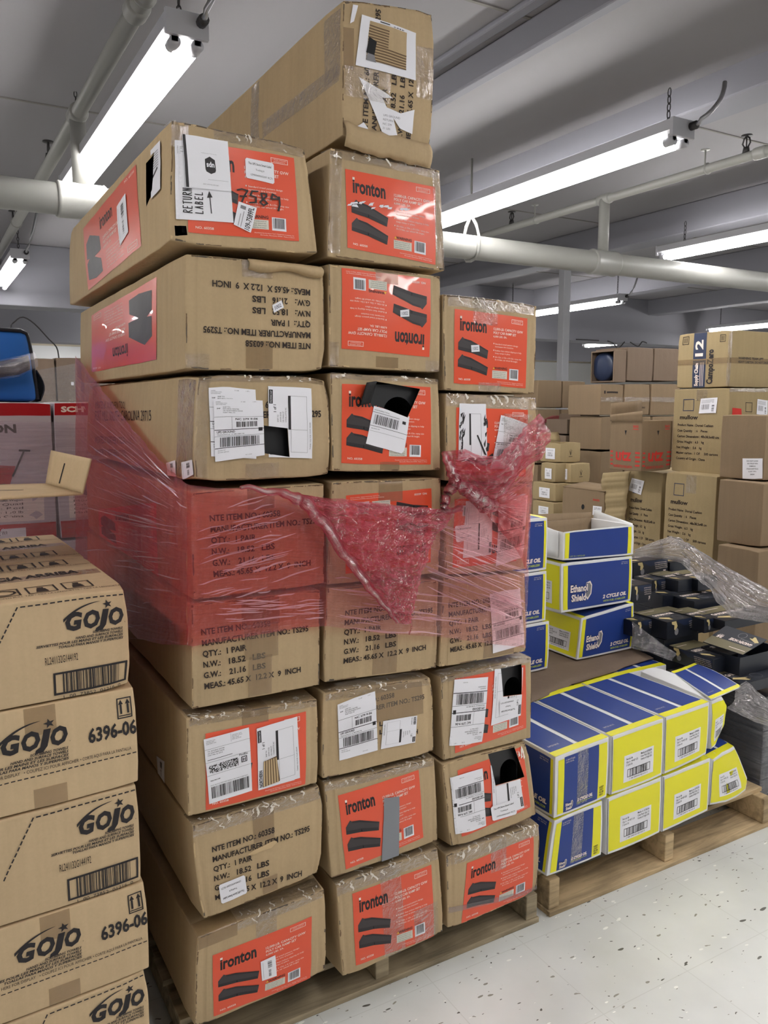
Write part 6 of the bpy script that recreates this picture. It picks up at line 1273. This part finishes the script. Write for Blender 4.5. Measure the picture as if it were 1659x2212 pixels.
rope([(868, 1345), (888, 1330), (890, 1350), (884, 1370)], [.005, .003, .002, .002], PINK, 20, -.05, 6).build('rolled_edge', rw)
# right knot and the bunch at the edge
rope([(958, 1100), (968, 1062), (985, 1042), (975, 1015), (958, 978)], [.010, .012, .016, .012, .006], BUNCH, 40, -.04, 7).build('rolled_edge', rw)
rope([(985, 1042), (1020, 1065), (1045, 1088), (1075, 1095)], [.014, .018, .022, .010], BUNCH, 40, -.05, 8).build('rolled_edge', rw)
mb = MB(); t1 = [onY(a, b, -.03) for a, b in ((962, 975), (1005, 970), (1040, 985), (1075, 985), (1105, 955), (1138, 920), (1166, 893))]; b1 = [onY(a, b, -.03) for a, b in ((985, 1045), (1010, 1058), (1040, 1090), (1075, 1080), (1110, 1040), (1140, 1010), (1174, 990))]
def cr2(a, b):
    p = poly_at(b1, a).lerp(poly_at(t1, a), b); q = p * 24; e = noise.noise(q) + .6 * noise.noise(q * 2.6); return p + Vector((.005 * noise.noise(q * 1.2 + Vector((3, 3, 0))) + (.010 * math.sin(b * 3.1) if a > .9 else 0), -.018 * e - .02 * math.sin(math.pi * b) * a, 0))
mb.grid(cr2, 90, 50, BUNCH); mb.build('right_bunch', rw)
mb = MB(); t2 = [onY(a, b, -.026) for a, b in ((1045, 1085), (1075, 1060), (1110, 1040), (1150, 1000))]; b2 = [onY(a, b, -.026) for a, b in ((1050, 1110), (1085, 1150), (1115, 1190), (1140, 1235))]
def cr3(a, b):
    p = poly_at(b2, a).lerp(poly_at(t2, a), b); q = p * 20; return p + Vector((0, -.008 * (noise.noise(q) + .6 * noise.noise(q * 3)), 0))
mb.grid(cr3, 50, 50, RED); mb.build('right_bunch', rw)
# thin clear strands across the right side
for k, (p0, p1, w_) in enumerate((((925, 1232), (1133, 1300), 5), ((930, 1248), (1132, 1316), 3), ((900, 1215), (1020, 1265), 3))):
    mb = MB(); A_ = onY(*p0, -.034); B_ = onY(*p1, -.026); wv = Vector((0, 0, w_ / 900))
    mb.grid(lambda a, b: A_.lerp(B_, a) + wv * (b - .5) * (1 + .3 * math.sin(a * 9)) + Vector((0, -.004 * math.sin(b * 8 + a * 5), 0)), 40, 8, GLINT); mb.build('stretched_strand', rw)
# pale ribbons painting the highlights along ridges of the stretched film
def ridges(name, lines, fn, w=.0011, seed=1):
    rd = random.Random(seed); mb = MB()
    for (p, q) in lines:
        A_, B_ = fn(*p), fn(*q); d = (B_ - A_); sd = d.cross(Vector((rd.uniform(-.4, .4), -1, rd.uniform(-.4, .4)))).normalized() * w * rd.uniform(.5, 1.5); o_ = Vector((0, -.003, .0))
        n = 8; vs = []; 
        for i in range(n + 1):
            t_ = i / n; c_ = A_.lerp(B_, t_) + Vector((0, -.002 * math.sin(t_ * 9 + rd.random()), .0015 * math.sin(t_ * 5 + p[0]))); k_ = math.sin(math.pi * t_) ** .5
            vs += [c_ - sd * k_, c_ + sd * k_ + o_ * k_]
        mb.add(vs, [(2 * i, 2 * i + 1, 2 * i + 3, 2 * i + 2) for i in range(n)], GLINT, True, [(i / 20, j) for i in range(n + 1) for j in (0, 1)])
    return mb.build(name, rw)
rd = random.Random(12); fF = lambda x, y: onY(x, y, YF - .008); fL = lambda x, y: onX(x, y, XL - .006)
ls = []
for i in range(46): x = rd.uniform(420, 600); y = rd.uniform(1090, 1300); l_ = rd.uniform(30, 120); ls.append(((x, y), (x + l_, y - l_ * rd.uniform(.15, .32))))
for i in range(26): x = rd.uniform(430, 690); y = rd.uniform(1290, 1345); l_ = rd.uniform(40, 120); ls.append(((x, y), (min(700, x + l_), y + l_ * rd.uniform(-.12, .04))))
for i in range(40): x = rd.uniform(705, 900); y = rd.uniform(1240, 1365); l_ = rd.uniform(40, 140); ls.append(((x, y), (x + l_, y + l_ * rd.uniform(.02, .22))))
ridges('film_ridge_glints', ls, fF, .0010, 2)
ls = []
for i in range(70):
    x = rd.uniform(905, 1080); y = 1180 + (x - 905) * .3 + rd.uniform(-70, 90); l_ = rd.uniform(40, 130); x2 = min(1132, x + l_); ls.append(((x, y), (x2, y + (x2 - x) * rd.uniform(.30, .55))))
for i in range(50):
    t_ = rd.uniform(-.8, 1.3); r0 = rd.uniform(12, 40); r1 = rd.uniform(50, 110); ex = min(1138, 1062 + r1 * math.cos(t_)); ls.append(((1062 + r0 * math.cos(t_), 1090 + r0 * math.sin(t_)), (ex, 1090 + r1 * math.sin(t_))))
ridges('film_ridge_glints', ls, fF, .0011, 3)
ls = []
for i in range(60):
    a_ = rd.random(); e_ = (165, 775 + 380 * a_); c_ = (404, 1046 + 120 * a_ + rd.uniform(-8, 8)); t0, t1 = sorted((rd.random(), rd.random())); t1 = min(1, max(t1, t0 + .2))
    ls.append(((e_[0] + (c_[0] - e_[0]) * t0, e_[1] + (c_[1] - e_[1]) * t0), (e_[0] + (c_[0] - e_[0]) * t1, e_[1] + (c_[1] - e_[1]) * t1)))
for i in range(50): x = rd.uniform(170, 350); y = rd.uniform(1150, 1380); l_ = rd.uniform(25, 90); x2 = min(402, x + l_); ls.append(((x, y), (x2, y + (x2 - x) * rd.uniform(-.05, .25))))
ridges('film_ridge_glints', ls, fL, .0013, 4)
# clear wrap bunched over the hose cartons
cw = thing('clear_wrap', 'bunched clear wrap draped over the black hose cartons', 'wrap', atT(1500, 1300, 3.1)); mb = MB()
tz = lambda L_: [atT(a, b, t_) for a, b, t_ in L_]
tp = tz([(1366, 1190, 3.45), (1392, 1178, 3.5), (1448, 1158, 3.55), (1475, 1166, 3.5), (1503, 1184, 3.4), (1577, 1229, 3.1), (1659, 1273, 2.85), (1720, 1300, 2.75)]); bt = tz([(1366, 1202, 3.38), (1420, 1205, 3.4), (1473, 1216, 3.3), (1503, 1248, 3.2), (1536, 1278, 3.1), (1560, 1312, 3.0), (1578, 1334, 2.95), (1700, 1350, 2.7)])
def cr4(a, b):
    p = poly_at(bt, a).lerp(poly_at(tp, a), b); q = Vector((a * 10, b * 16, 1)); e = noise.noise(q) + .5 * noise.noise(q * 2.2) + .3 * noise.noise(p * 40); return p + Vector((-.5, -.8, .4)) * (.022 * e + .05 * math.sin(math.pi * b))
mb.grid(cr4, 110, 50, CLEARD); mb.build('bunched_film', cw)
mb = MB(); tp = tz([(1366, 1342, 2.95), (1400, 1368, 2.93), (1440, 1398, 2.9), (1462, 1412, 2.88)]); bt = tz([(1366, 1402, 2.93), (1400, 1408, 2.9), (1430, 1420, 2.88), (1450, 1428, 2.86)]); sheet(mb, tp, bt, CLEAR, 30, 24, .008, 14, 5, Vector((-.5, -.8, .2))); mb.build('film_sheet', cw)
mb = MB(); a0 = Vector((2.115, .115, .03)); tp = [Vector((2.115, .75, .47)), Vector((2.115, .45, .46)), Vector((2.112, .115, .455)), Vector((2.4, .112, .45)), Vector((2.8, .112, .45))]; bt = [Vector((p.x, p.y, .03)) for p in tp]
sheet(mb, tp, bt, CLEAR, 60, 30, .005, 24, 6, Vector((-.6, -.7, 0))); mb.build('film_sheet', cw)
mb = MB(); tp = tz([(1586, 1492, 2.80), (1612, 1470, 2.82), (1632, 1490, 2.78), (1680, 1530, 2.7)]); bt = tz([(1570, 1530, 2.74), (1600, 1545, 2.72), (1632, 1560, 2.70), (1680, 1575, 2.66)])
def cr5(a, b):
    p = poly_at(bt, a).lerp(poly_at(tp, a), b); e = noise.noise(p * 30) + .5 * noise.noise(p * 70); return p + Vector((-.5, -.8, .3)) * (.018 * e + .03 * math.sin(math.pi * b))
mb.grid(cr5, 40, 30, CLEARD); mb.build('bunched_film', cw)
